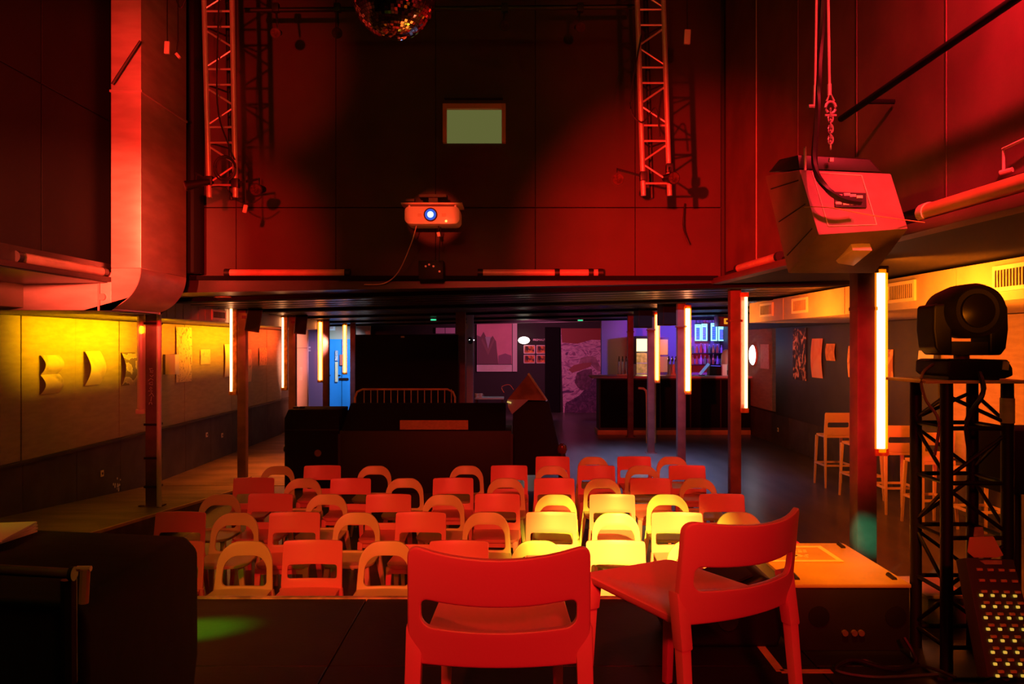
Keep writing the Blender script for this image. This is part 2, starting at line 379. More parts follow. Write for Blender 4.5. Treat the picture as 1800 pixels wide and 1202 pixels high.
# soffits: slightly sloping ceiling over aisles and rear
def sz(x): return 3.0+0.018*x
def soffit(name, x0, x1, y0, y1, mt_=None):
    return struct(name, MB().hexa([(x0, y0, sz(x0)), (x1, y0, sz(x1)), (x1, y1, sz(x1)), (x0, y1, sz(x0)), (x0, y0, 3.10), (x1, y0, 3.12), (x1, y1, 3.12), (x0, y1, 3.10)]), mt_ or M['soffit'])
rear = soffit('ceiling_rear', -6.3, 6.4, 9.50, 27.3)
soffit('ceiling_left_aisle', -6.3, -4.06, -1, 9.50)
soffit('ceiling_right_aisle', 2.42, 6.4, -1, 9.50, M['dark_drape'])
struct('trim_2', MB().bb(-4.06, 2.42, 9.42, 9.60, 3.075, 3.125), M['black_matt'], bevel=0.006)
struct('trim_3', MB().hexa([(2.36, -1, 2.90), (2.49, -1, 2.90), (2.49, 9.5, 3.03), (2.36, 9.5, 3.03), (2.36, -1, 2.965), (2.49, -1, 2.965), (2.49, 9.5, 3.095), (2.36, 9.5, 3.095)]), M['right_upper'], bevel=0.008)
struct('trim_4', MB().bb(-4.18, -4.02, -1, 9.5, 2.935, 2.985), M['back_wall'], bevel=0.008)
for Yb in (9.95, 13.4, 16.8, 20.2, 23.6):
    a, b = -5.9, 6.0; 
    ya, yb = Yb-0.12*a, Yb-0.12*b
    MB().hexa([(a, ya, sz(a)-0.05), (b, yb, sz(b)-0.05), (b, yb+0.22, sz(b)-0.05), (a, ya+0.22, sz(a)-0.05), (a, ya, sz(a)+0.01), (b, yb, sz(b)+0.01), (b, yb+0.22, sz(b)+0.01), (a, ya+0.22, sz(a)+0.01)]).build('ceiling_beam', M['black_matt'], rear)
for i in range(30):
    a, b = -5.9, 6.0; Yb = 10.4+i*0.55
    if min(abs(Yb-q) for q in (9.95, 13.4, 16.8, 20.2, 23.6)) < 0.3: continue
    ya, yb = Yb-0.12*a, Yb-0.12*b
    MB().hexa([(a, ya, sz(a)-0.008), (b, yb, sz(b)-0.008), (b, yb+0.04, sz(b)-0.008), (a, ya+0.04, sz(a)-0.008), (a, ya, sz(a)+0.01), (b, yb, sz(b)+0.01), (b, yb+0.04, sz(b)+0.01), (a, ya+0.04, sz(a)+0.01)]).build('ceiling_batten', M['soffit'], rear)
# stage
st = struct('floor_stage', MB().bb(-4.1, 4.3, -3.2, 4.12, 0.0, 0.985), M['stage'])
for xa, xb in ((-4.1, -0.763), (-0.757, 1.237), (1.243, 4.3)):
    for ya, yb in ((-1.0, 1.1), (1.104, 3.26), (3.266, 4.12)):
        MB().bb(xa, xb, ya, yb, 0.985, 1.0).build('stage_deck', M['stage'], st, bevel=0.003, seg=1)
struct('trim_5', MB().bb(-4.1, 4.3, 4.12, 4.155, 0.96, 1.006), M['edge'], bevel=0.003)
# duct boxes with vents along both aisles
def vent(parent_label, x, y, z0, z1, dy, facing, lab, inner):
    t = thing('air_vent', lab, 'vent', (x, y, (z0+z1)/2), 0, 'air vents on the duct boxes')
    h = (z1-z0)/2; s = facing
    mb = MB()
    w = 0.035
    mb.bb(-0.012, 0.012, -dy/2, dy/2, h-w, h); mb.bb(-0.012, 0.012, -dy/2, dy/2, -h, -h+w)
    mb.bb(-0.012, 0.012, -dy/2, -dy/2+w, -h+w, h-w); mb.bb(-0.012, 0.012, dy/2-w, dy/2, -h+w, h-w)
    mb.build('vent_frame', M['paper'], t); MB().bb(-0.002*s-0.001, -0.002*s+0.001, -dy/2+w, dy/2-w, -h+w, h-w).build('backing', M['black_matt'], t)
    n = int((dy-2*w)/0.04)
    for k in range(n):
        yy = -dy/2+w+(k+0.5)*(dy-2*w)/n
        MB().bb(-0.004, 0.006, yy-0.011, yy+0.011, -h+w, h-w).build('slat', inner, t)
    return t
mb = MB().bb(4.2, 6.05, 1.0, 14.2, 2.69, 3.04); dr = struct('trim_6', mb, M['duct_box'], bevel=0.008)
for y in (2.6, 4.6, 7.55, 10.1, 12.4): MB().bb(4.192, 4.2, y, y+0.012, 2.70, 3.03).build('joint_strip', M['duct_box'], dr)
mb = MB().bb(-6.0, -4.9, 3.0, 21.0, 2.68, 2.93); dl = struct('trim_7', mb, M['duct_box'], bevel=0.008)
for k in range(14): MB().bb(-4.9, -4.892, 10.4+0.28*k, 10.41+0.28*k, 2.69, 2.90).build('joint_strip', M['duct_box'], dl)
for i, (py0, py1, ly) in enumerate(((13.2, 0.65, 0), (11.67, 0.62, 0), (8.62, 0.62, 0), (6.62, 0.66, 0))):
    vent('', 4.188, py0, 2.77, 2.99, py1, -1, ('%s of the air vents on the right duct box, counted from the bar' % ORD[i+1]), M['duct_box'])
vent('', -4.886, 13.2, 2.71, 2.88, 0.62, 1, 'air vent on the left duct box beside the yellow lit column', M['wainscot'])
# ================================================================== COLUMNS
def column(x, y, w, ztop, zb, lab, d=None):
    t = thing('steel_column', lab, 'column', (x, y, zb), 0, 'steel columns along the aisles')
    h = ztop-zb; d = d or w
    mb = MB(); tw = 0.018
    mb.bb(-w/2, w/2, -d/2, d/2, 0, h)
    mb.build('shaft', M['column'], t, bevel=0.012, seg=2)
    MB().bb(-w*0.8, w*0.8, -d*0.8, d*0.8, 0, 0.015).build('base_plate', M['column'], t)
    return t
def clamp_ring(t, z, w, m): MB().bb(-w/2-0.012, w/2+0.012, -w/2-0.012, w/2+0.012, z, z+0.03).build('strap', m, t, bevel=0.004)
RY = [6.75, 10.3, 13.7, 16.9, 19.8]; LY = [10.3, 13.7, 16.8, 19.8, 23.1]
cr = []
labR = ['red lit steel column nearest the stage on the right, beside the brightest tube lamp', 'second steel column from the stage on the right, teal floor behind it', 'third steel column from the stage on the right', 'fourth steel column from the stage on the right, in front of the bar', 'fifth steel column from the stage on the right, pale blue edge, against the bar']
labL = ['dark red column nearest the stage on the left, with pink scribbled writing', 'second column from the stage on the left, carrying a black loudspeaker', 'third column from the stage on the left, brown and beside the second loudspeaker', 'fourth column from the stage on the left, by the purple wall', 'fifth column from the stage on the left, in front of the blue door']
for i, y in enumerate(RY):
    c = column((2.96, 2.855, 2.877, 2.91, 2.9)[i], y, 0.14 if i else 0.165, sz(2.88)-0.002, 0.0, labR[i]); cr.append(c)
    clamp_ring(c, 2.60, 0.15, M['column'])
cl = []
for i, y in enumerate(LY):
    zb = max(0.006, 0.08*(13-y)) if y < 13 else 0.006
    c = column(-4.66, y, 0.145, sz(-4.66)-0.002, zb, labL[i]); cl.append(c)
for z in (2.35, 1.05, 0.62, 0.25): clamp_ring(cl[0], z, 0.15, M['black'])
MB().tube([(0.105, -0.07, 0.0), (0.105, -0.07, 2.62)], 0.03, 12).build('conduit', M['white_plastic'], cl[0])
# scribble on the first left column
mb = MB(); z = 2.0; random.seed(3)
strokes = [[(-.02, 0), (.02, 0)], [(-.01, -.01), (.0, -.03), (.03, -.02), (.02, -.05), (-.01, -.04)], [(-.01, -.08), (.01, -.10), (.03, -.08)], [(-.03, -.15), (0, -.12), (.03, -.14)], [(-.02, -.18), (.02, -.16), (.02, -.20), (-.02, -.19)],
           [(0, -.225), (.015, -.24), (0, -.255), (-.015, -.24), (0, -.225)], [(-.03, -.275), (.02, -.27), (0, -.30)], [(-.02, -.33), (.015, -.30), (.035, -.34)], [(.01, -.34), (.0, -.40)], [(-.02, -.44), (-.015, -.415), (.01, -.415), (.015, -.44)]]
for sct in strokes: mb.tube([(a*1.1, -0.0745, z-cl[0].location.z+b*1.05) for a, b in sct], 0.003, 5)
tg = mb.build('scribble', M['white_plastic'], cl[0]); tg['label'] = 'pink scribbled lettering running down the column'
MB().bb(-0.16, -0.08, -0.08, 0.0, 0.0, 0.03).build('foot_block', M['column'], cl[0], bevel=0.005)
# tube lamps
def tube_lamp(x, y, z0, z1, w, style, lab, grp='tube lamps on the columns'):
    t = thing('tube_lamp', lab, 'lamp', (x, y, z0), 0, grp); h = z1-z0
    if style == 'full':
        MB().tube([(0, 0, 0.06), (0, 0, h-0.06)], w*0.40, 16).build('lamp_tube', M['tube_lamp_hot'], t)
        MB().tube([(0, 0, 0.03), (0, 0, h-0.03)], w*0.58, 20, cap=False).build('sleeve', M['tube_sleeve'], t)
    elif style == 'edge_left':
        MB().tube([(-w*0.28, -0.01, 0.06), (-w*0.28, -0.01, h-0.06)], w*0.17, 12).build('lamp_tube', M['tube_lamp'], t)
        MB().bb(-w*0.05, w*0.5, -0.01, 0.03, 0.02, h-0.02).build('foil', M['tube_sleeve_foil'], t)
    elif style == 'edge_right':
        MB().tube([(w*0.25, -0.01, 0.06), (w*0.25, -0.01, h-0.06)], w*0.20, 12).build('lamp_tube', M['tube_lamp'], t)
        MB().tube([(-w*0.12, 0, 0.03), (-w*0.12, 0, h-0.03)], w*0.36, 16, cap=False).build('sleeve', M['clear_sleeve'], t)
    elif style == 'thin':
        MB().tube([(0, 0, 0.05), (0, 0, h-0.05)], w*0.30, 12).build('lamp_tube', M['tube_lamp'], t)
        MB().tube([(0, 0, 0.03), (0, 0, h-0.03)], w*0.55, 14, cap=False).build('sleeve', M['tube_sleeve'], t)
    else:
        MB().tube([(-0.01, 0, 0.06), (-0.01, 0, h-0.06)], w*0.26, 12).build('lamp_tube', M['tube_off'], t)
        MB().tube([(0, 0, 0.03), (0, 0, h-0.03)], w*0.5, 14, cap=False).build('sleeve', M['clear_sleeve'], t)
    for a, b in ((0, 0.06), (h-0.06, h)): MB().bb(-w*0.5, w*0.5, -w*0.5, w*0.5, a, b).build('end_cap', M['tube_sleeve_foil'] if style != 'off' else M['tube_off'], t, bevel=0.008)
    MB().bb(-w*0.3, w*0.3, w*0.5, w*0.5+0.02, 0.1, h-0.1).build('back_rail', M['alu'], t)
    return t
tube_lamp(X_(1546, 6.7), 6.7, Z_(800, 6.7), Z_(468, 6.7), 0.11, 'full', 'brightest amber tube lamp, on the right column nearest the stage')
tube_lamp(X_(1307, 10.25), 10.25, Z_(725, 10.25), Z_(514, 10.25), 0.11, 'edge_right', 'tube lamp with pink clear sleeve and thin lit edge, on the second right column')
tube_lamp(X_(1208.5, 13.65), 13.65, Z_(693, 13.65), Z_(536, 13.65), 0.11, 'full', 'glowing amber tube lamp on the third right column, before the bar')
tube_lamp(X_(1155, 16.85), 16.85, Z_(673, 16.85), Z_(548, 16.85), 0.11, 'thin', 'slim amber tube lamp on the fourth right column')
tube_lamp(X_(249, 10.25), 10.25, Z_(727, 10.25), Z_(546, 10.25), 0.11, 'off', 'unlit red looking tube lamp on the left column with scribbles')
tube_lamp(X_(410, 13.65), 13.65, Z_(694, 13.65), Z_(535, 13.65), 0.12, 'edge_left', 'yellow edged tube lamp with crinkled foil on the second left column')
tube_lamp(X_(500, 16.75), 16.75, Z_(686, 16.75), Z_(553, 16.75), 0.12, 'edge_left', 'yellow tube lamp with foil on the third left column')
tube_lamp(X_(563, 19.75), 19.75, Z_(672, 19.75), Z_(562, 19.75), 0.12, 'thin', 'slim amber tube lamp on the fourth left column')
tube_lamp(X_(606, 23.05), 23.05, Z_(658, 23.05), Z_(568, 23.05), 0.12, 'thin', 'slim amber tube lamp on the fifth left column, before the blue door')
# horizontal tubes lying on the ledges
def ledge_tube(p0, p1, r, lab, straps=(), m=None):
    p0 = Vector(p0); p1 = Vector(p1); L = (p1-p0).length
    t = thing('ledge_tube', lab, 'lamp', p0, 0, 'tube lamps lying on the balcony ledge')
    d = (p1-p0).normalized()
    MB().tube([d*0.0, d*L], r, 14).build('lamp_tube', m or M['tube_off'], t)
    MB().tube([d*-0.015, d*0.05], r*1.15, 14).build('end_cap', M['black'] if m is None else M['tube_off'], t)
    MB().tube([d*(L-0.05), d*(L+0.015)], r*1.15, 14).build('end_cap', M['black'] if m is None else M['tube_off'], t)
    for s in straps: MB().tube([d*(L*s-0.03), d*(L*s+0.03)], r*1.2, 14).build('strap', M['black'], t)
    return t
ledge_tube((X_(398, 9.5), 9.49, 3.165), (X_(614, 9.5), 9.49, 3.165), 0.042, 'red lit tube lamp lying on the left of the back ledge')
ledge_tube((X_(842, 9.5), 9.49, 3.165), (X_(1058, 9.5), 9.49, 3.165), 0.042, 'tube lamp in black straps lying on the right of the back ledge', (0.635, 0.91))
a = P(1303, 468, 8.6); ledge_tube((2.41, 8.55, 3.125), (2.41, 7.2, 3.108), 0.042, 'amber reflecting tube on the right ledge, left of the hanging speaker')
ledge_tube((2.41, 4.66, 3.085), (2.41, 3.2, 3.068), 0.05, 'long amber reflecting tube on the right ledge, right of the hanging speaker', m=M['case_top'])
ledge_tube((-4.07, 7.90, 3.03), (-4.07, 6.5, 3.03), 0.045, 'red tube lamp lying on the left ledge beside the duct')
# ================================================================== DUCT
def make_duct():
    t = thing('ventilation_duct', 'large rectangular metal duct bending down from the ceiling to the left aisle', 'duct', (0, 0, 0))
    y0, y1 = 7.95, 9.05
    xr, xl = X_(248, 7.95), X_(195, 7.95)   # right and left face
    zb, zt = Z_(545, 7.95), Z_(478, 7.95)
    R = 0.42; r = 0.06
    # outline of the L in xz
    def path(off):
        pts = [(xr-off, 6.6), (xr-off, zb+R)]
        for k in range(1, 13):
            a = k/12*PI/2; pts.append((xr-off-(R-off)*(1-math.cos(a)), zb+R-(R-off)*math.sin(a)-0*off)) 
        pts.append((-5.6, zb+off)); return pts
    outer = path(0)
    inner = [(xl, 6.6), (xl, zt), (-5.6, zt)]
    # vertical part
    mb = MB(); mb.bb(xl, xr, y0, y1, zb+R, 6.6); mb.build('riser', M['duct'], t, bevel=0.006)
    # elbow: polygon prism
    poly = [(xr, zb+R)]
    for k in range(1, 17):
        a = k/16*PI/2; poly.append((xr-R*(1-math.cos(a)), zb+R-R*math.sin(a)))
    poly += [(xl, zb), (xl, zt), (xl, zb+R)] if zb+R > zt else [(xl, zb), (xl, zb+R)]
    mb = MB(); mb.prism(poly, y0, y1, 'y'); mb.build('elbow', M['duct'], t, bevel=0.004, seg=1)
    mb = MB(); mb.bb(-5.85, xl-0.002, y0+0.01, y1, zb, zt); mb.build('branch', M['duct'], t, bevel=0.006)
    for z in (Z_(160, 7.95), ): MB().bb(xl-0.012, xr+0.012, y0-0.012, y1+0.012, z-0.012, z+0.012).build('flange', M['duct'], t, bevel=0.003)
    MB().bb(xr-R-0.01, xr-R+0.01, y0-0.01, y1, zb-0.006, zt).build('flange', M['duct'], t)
    MB().tube([(X_(180, 7.95), y0-0.02, Z_(522, 7.95)), (X_(180, 7.95), y0+0.01, Z_(522, 7.95))], 0.035, 14).build('rivet_cap', M['duct'], t)
    return t
make_duct()
o = MB().bb(X_(323, 9.3), X_(347, 9.3), 9.2, 9.5, 3.14, 6.6).build('hanging_drape', M['cloth_black'], bevel=0.02); tag(o, 'black vertical drape between the duct and the back wall', 'curtain')
# ================================================================== TRUSSES
def truss(x0, x1, px_bot0, px_bot1, d, ybot, lab, flip=1):
    t = thing('lighting_truss', lab, 'truss', (0, 0, 0))
    zt = 6.6; zb = Z_(ybot, d)
    a0, a1 = P(px_bot0, ybot, d), P(x0, 0, d); b0, b1 = P(px_bot1, ybot, d), P(x1, 0, d)
    def ext(p, q): # extend upward
        v = q-p; return p+v*((zt-p.z)/(q.z-p.z))
    A, B = ext(a0, a1), ext(b0, b1)
    back0 = (a0+b0)/2+Vector((0, 0.25, 0.02)); back1 = (A+B)/2+Vector((0, 0.25, 0))
    MB().tube([a0, A], 0.026, 12).build('chord', M['alu'], t); MB().tube([b0, B], 0.026, 12).build('chord', M['alu'], t)
    MB().tube([back0, back1], 0.022, 10).build('chord', M['black'], t)
    H = zt-zb
    def at(p, q, z): return p+(q-p)*((z-p.z)/(q.z-p.z))
    z = zb+0.12; k = 0; step = 0.19
    while z < zt-0.3:
        MB().tube([at(a0, A, z), at(b0, B, z)], 0.011, 8).build('rung', M['alu'], t)
        for j in range(2):
            zz0, zz1 = z+0.02+j*step, z+0.02+(j+1)*step-0.02
            l, r = (at(a0, A, zz0), at(b0, B, zz1)) if (j+flip) % 2 else (at(b0, B, zz0), at(a0, A, zz1))
            MB().tube([l, r], 0.010, 8).build('brace', M['alu'], t)
        z += 2*step+0.03
        MB().tube([at(a0, A, z-0.0), at(b0, B, z-0.0)], 0.011, 8).build('rung', M['alu'], t)
        MB().tube([at(a0, A, z), at(back0, back1, z)], 0.009, 6).build('rung', M['black'], t)
        MB().tube([at(b0, B, z), at(back0, back1, z)], 0.009, 6).build('rung', M['black'], t)
        z += 0.15
    return t
truss(359, 408, 368, 414, 7.7, 347, 'red lit ladder truss hanging on the left beside the duct', 1)
truss(1120, 1166, 1131, 1177, 7.7, 344, 'red lit ladder truss hanging on the right near the wall corner', 0)
def par(px, py, d, tx, ty, lab, dirn=(0, -1, -0.15), r=0.055, lens=True, arm=None):
    p = P(px, py, d); t = thing('par_lamp', lab, 'stage lamp', p, 0, 'small stage lamps')
    v = Vector(dirn).normalized()
    back = -v*0.20
    cn = MB().tube([v*0.02, v*-0.04, v*-0.12, back], r, 16, r2=r*0.55).build('can', M['black_shiny'], t)
    MB().tube([v*0.015, v*0.03], r*0.86, 16).build('lens', M['lens'], cn)
    q = Vector((tx, ty, 0.0)) if arm is None else Vector(arm)-p
    MB().tube([v*-0.08, v*-0.08+Vector((0, 0, 0.10)), q], 0.012, 8).build('yoke', M['black'], t)
    MB().box(q, (0.07, 0.07, 0.09)).build('clamp', M['black'], t, bevel=0.01)
    return t
par(451, 333, 7.55, 0, 0, 'small black lamp on the right foot of the left truss', (0.0, -1, -0.2), 0.06, arm=P(414, 322, 7.7))
par(330, 326, 7.55, 0, 0, 'small black lamp on the left foot of the left truss, facing left', (-0.9, -0.5, -0.3), 0.05, arm=P(368, 318, 7.7))
par(1086, 315, 7.55, 0, 0, 'small lamp with round glass left of the right truss foot', (-0.05, -1, -0.15), 0.062, arm=P(1131, 310, 7.7))
par(1183, 313, 7.55, 0, 0, 'small lamp on the right foot of the right truss', (0.2, -1, -0.2), 0.062, arm=P(1177, 296, 7.7))
pipe = MB().tube([P(430, 18, 8.4), P(1120, 12, 8.4)], 0.025, 10).build('lighting_pipe', M['black']); tag(pipe, 'dark horizontal pipe high up behind the mirror ball', 'pipe')
for px, py, lb in ((485, 58, 'leftmost dim lamp hanging high from the dark pipe'), (593, 58, 'dim lamp hanging high, left of the mirror ball'), (887, 45, 'dim lamp hanging high, right of the mirror ball'), (1020, 48, 'rightmost dim lamp hanging high, near the right truss')):
    par(px, py, 8.3, 0, 0, lb, (0.1, -1, -0.4), 0.055, arm=P(px, 14, 8.4))
def cable(pts, r, lab, name='cable', m=None):
    # smooth the path
    P_ = [Vector(p) for p in pts]; out = []
    for i in range(len(P_)-1):
        p0 = P_[max(i-1, 0)]; p1 = P_[i]; p2 = P_[i+1]; p3 = P_[min(i+2, len(P_)-1)]
        for k in range(6):
            t = k/6; out.append(0.5*((2*p1)+(-p0+p2)*t+(2*p0-5*p1+4*p2-p3)*t*t+(-p0+3*p1-3*p2+p3)*t**3))
    out.append(P_[-1])
    o = MB().tube(out, r, 6).build(name, m or M['cable']); return tag(o, lab, 'cable')
# coil on the left truss
cpts = []
for k in range(28):
    a = k/28*4.3*PI; rr = 0.095+0.012*math.sin(a*0.5); cpts.append(P(396, 296, 7.6)+Vector((rr*math.cos(a), -0.0006*k, rr*1.15*math.sin(a))))
cable(cpts, 0.008, 'black cable coiled on the foot of the left truss')
cable([P(385, 0, 7.6), P(382, 180, 7.6), P(402, 255, 7.6), P(412, 280, 7.6)], 0.008, 'black cable running down inside the left truss')
cable([P(368, 329, 7.70), P(395, 329, 7.66), P(412, 350, 7.6), P(440, 358, 7.5), P(462, 345, 7.5)], 0.006, 'thin black cable slung under the left truss')
cable([P(1128, 60, 7.6), P(1108, 180, 7.6), P(1128, 215, 7.6), P(1152, 190, 7.6), P(1160, 240, 7.6)], 0.008, 'black cable looped on the right truss')
cable([P(1204, 358, 9.55), P(1202, 400, 9.5), P(1212, 430, 9.5)], 0.012, 'short black cable end hanging on the red back wall')
cable([P(247, 72, 7.9), P(225, 105, 7.9), P(197, 148, 7.9)], 0.012, 'black cable crossing the front of the metal duct')
cable([P(310, 0, 7.7), P(318, 14, 7.7), P(326, 0, 7.7)], 0.008, 'small cable loop at the top beside the duct')
def tagbox(px, py, d, w, h, lab, rot=0):
    p = P(px, py, d); t = thing('cable_connector', lab, 'connector', p, 0); R = Matrix.Rotation(rot, 3, 'Y')
    MB().box((0, 0, 0), (w, 0.03, h), R).build('body', M['white_plastic'], t, bevel=0.006)
    MB().tube([R @ Vector((0, 0, h/2-0.005)), Vector((0, 0, 0.15)), Vector((0, 0, (6.64-p.z) if p.z > 4 else (0.42 if px < 700 else 0.10)))], 0.006, 6).build('lead', M['cable'], t); return t
tagbox(431, 367, 7.5, 0.035, 0.075, 'small white connector hanging below the left truss', 0.2)
tagbox(294, 84, 7.7, 0.05, 0.12, 'white connector hanging beside the top of the duct', 0.05)
tagbox(313, 98, 7.7, 0.03, 0.06, 'tiny pale clip right of the hanging connector', -0.7)
tagbox(1208, 65, 7.7, 0.06, 0.14, 'white plastic bottle shaped weight right of the right truss', 0.05)
# mirror ball
mbd = 5.75; ball = thing('mirror_ball', 'large mirror ball at the top centre with coloured glints', 'mirror ball', P(693, -6, mbd)); R0 = 0.298
mt = mat('mirror_tile', (0.75, 0.72, 0.7), 0.06, metal=1.0)
mb = MB(); nlat = 40
for i in range(nlat):
    a0, a1 = -PI/2+PI*i/nlat, -PI/2+PI*(i+1)/nlat; am = (a0+a1)/2; n = max(4, int(2*nlat*math.cos(am)))
    for k in range(n):
        b0, b1 = 2*PI*k/n, 2*PI*(k+1)/n; g = 0.06
        aa, ab = a0+(a1-a0)*g, a1-(a1-a0)*g; ba, b_ = b0+(b1-b0)*g, b1-(b1-b0)*g
        jit = Vector((random.gauss(0, 1), random.gauss(0, 1), random.gauss(0, 1)))*0.0012
        q = [Vector((math.cos(u)*math.cos(v), math.cos(u)*math.sin(v), math.sin(u)))*R0 for u, v in ((aa, ba), (aa, b_), (ab, b_), (ab, ba))]
        q[0] += jit; q[2] -= jit
        mb.add(q, [(0, 1, 2, 3)])
me = bpy.data.meshes.new('mirror_tiles'); me.from_pydata(mb.v, [], mb.f); me.materials.append(mt)
o = bpy.data.objects.new('mirror_tiles', me); COL.objects.link(o); o.parent = ball; o['kind'] = 'stuff'
MB().lathe([(0.01, -R0+0.004), (R0*0.5*0.98, -R0*0.866+0.003), (R0*0.866*0.985, -R0*0.5), (R0*0.985, 0), (R0*0.866*0.985, R0*0.5), (R0*0.5*0.98, R0*0.866-0.003), (0.01, R0-0.004)], 32).build('core', M['black'], ball)
MB().tube([(0, 0, R0), (0, 0, 6.6-ball.location.z)], 0.015, 8).build('hanger', M['black'], ball)
MB().tube([(0, 0, R0-0.01), (0, 0, R0+0.05)], 0.06, 12).build('cap', M['black'], ball)
# unseen glowing lanterns added above the stage for the ball to mirror
for x, y, z, c, s, lb in ((-1.5, 0.2, 5.7, (0.3, 1, 0.05), 60, 'green'), (-1.1, 0.1, 5.2, (1, 0.6, 0.05), 80, 'yellow'), (0.6, -0.2, 5.35, (1, 0.4, 0.05), 120, 'amber'), (1.05, -0.3, 5.1, (1, 0.06, 0.03), 120, 'red')):
    t = thing('ball_glint_lantern', '%s unseen lantern added above the stage for the mirror ball to reflect' % lb, 'stage lamp', (x, y, z), 0, 'added lanterns mirrored by the ball')
    MB().tube([(0, 0.02, 0), (0, -0.25, 0.05)], 0.10, 14).build('can', M['black'], t)
    MB().tube([(0, 0.021, 0), (0, 0.03, 0)], 0.085, 14).build('lens', glow('lantern_glow', c, s*1.2), t)
    MB().tube([(0, -0.1, 0.05), (0, -0.1, 6.62-z)], 0.015, 6).build('hanger', M['black'], t)
# ================================================================== BOOTH WINDOW, PROJECTOR
wd = struct('window_1', MB().bb(X_(786, 9.6), X_(882, 9.6), 9.585, 9.60, Z_(252, 9.6), Z_(193, 9.6)), glow('dim_green_room', (0.17, 0.18, 0.05), 0.65))
fr = MB(); x0, x1, z0, z1 = X_(779, 9.6), X_(889, 9.6), Z_(253, 9.6), Z_(185, 9.6)
for (a, b, c, d) in ((x0, X_(786, 9.6), z0, z1), (X_(882, 9.6), x1, z0, z1), (X_(786, 9.6), X_(882, 9.6), Z_(194, 9.6), z1)):
    MB().bb(a, b, 9.52, 9.60, c, d).build('window_frame', mat('red_frame_paint', (0.75, 0.30, 0.22), 0.5), wd, bevel=0.004)
MB().bb(X_(782, 9.6), X_(884, 9.6), 9.5, 9.6, Z_(176, 9.6), Z_(170, 9.6)).build('blind_rail', M['black_wall'], wd)
yp = 8.6
pj = thing('projector', 'white projector with glowing blue lens on a bracket against the back wall', 'projector', P(759, 378, yp))
x0, x1 = X_(711, yp)-pj.location.x, X_(808, yp)-pj.location.x; h = 31*yp/F
o = MB().prism(rrect(x0, x1, -h/2, h/2, (0.06, 0.06, 0.05, 0.05), 5, 2), -0.0, 0.34, 'y').build('body', M['white_plastic'], pj, bevel=0.008); pjb = o
MB().tube([(-0.012, 0.01, 0.003), (-0.012, -0.02, 0.003)], 0.074, 24).build('lens_ring', M['black_shiny'], pjb)
MB().tube([(-0.012, -0.015, 0.003), (-0.012, -0.024, 0.003)], 0.060, 24).build('lens_outer', glow('lens_blue', (0.05, 0.12, 0.75), 0.9), pjb)
MB().tube([(-0.012, -0.02, 0.003), (-0.012, -0.028, 0.003)], 0.034, 20).build('lens_core', glow('lens_core', (0.35, 0.6, 1.0), 3), pjb)
MB().tube([(0.155, -0.002, -0.065), (0.155, -0.006, -0.065)], 0.012, 10).build('indicator', glow('indicator', (1, 0.5, 0.1), 2), pjb)
for xx in (-0.13, 0.13): MB().box((xx, -0.002, -0.0), (0.045, 0.006, 0.035)).build('grille', M['tube_off'], pjb)
br = thing('projector_bracket', 'dark shelf bracket holding the projector to the wall', 'bracket', P(759, 358, yp))
MB().box((0, 0.17, 0.0), (0.66, 0.40, 0.018)).build('plate', M['tube_off'], br, bevel=0.003)
MB().bb(-0.04, 0.04, 0.2, 1.0, 0.02, 0.07).build('arm', M['black'], br); MB().bb(-0.15, 0.15, 0.1, 0.3, 0.09, 0.12).build('top_plate', M['black'], br); MB().bb(-0.05, 0.05, 0.15, 0.25, 0.0, 0.1).build('post', M['black'], br)
MB().box((-0.24, 0.05, 0.04), (0.10, 0.1, 0.03)).build('box', M['black'], br)
for xx in (-0.25, 0.25): MB().bb(xx-0.01, xx+0.01, 0.05, 0.09, -0.07, 0.0).build('bolt', M['alu'], br)
cable([P(733, 393, 8.75), P(722, 430, 8.9), P(700, 478, 9.3), P(675, 498, 9.45), P(640, 500, 9.45)], 0.006, 'thin pale cable drooping from the projector to the ledge', m=M['tube_off'])
cable([P(775, 393, 8.8), P(773, 430, 9.0), P(772, 460, 9.2)], 0.005, 'thin dark cable falling from the projector to the small box')
tagbox(771, 412, 8.75, 0.035, 0.05, 'small white plug dangling below the projector', -0.2)
bx = thing('wall_box', 'dark small equipment box standing on the back ledge below the projector', 'box', P(759, 474, 9.35))
MB().box((0, 0, -0.01), (0.29, 0.2, 0.22)).build('body', M['black_shiny'], bx, bevel=0.012)
for xx, zz in ((-0.06, 0.03), (-0.02, 0.05), (0.03, 0.03), (0.1, -0.03)): MB().tube([(xx, -0.1, zz), (xx, -0.115, zz)], 0.012, 8).build('knob', M['alu'], bx)
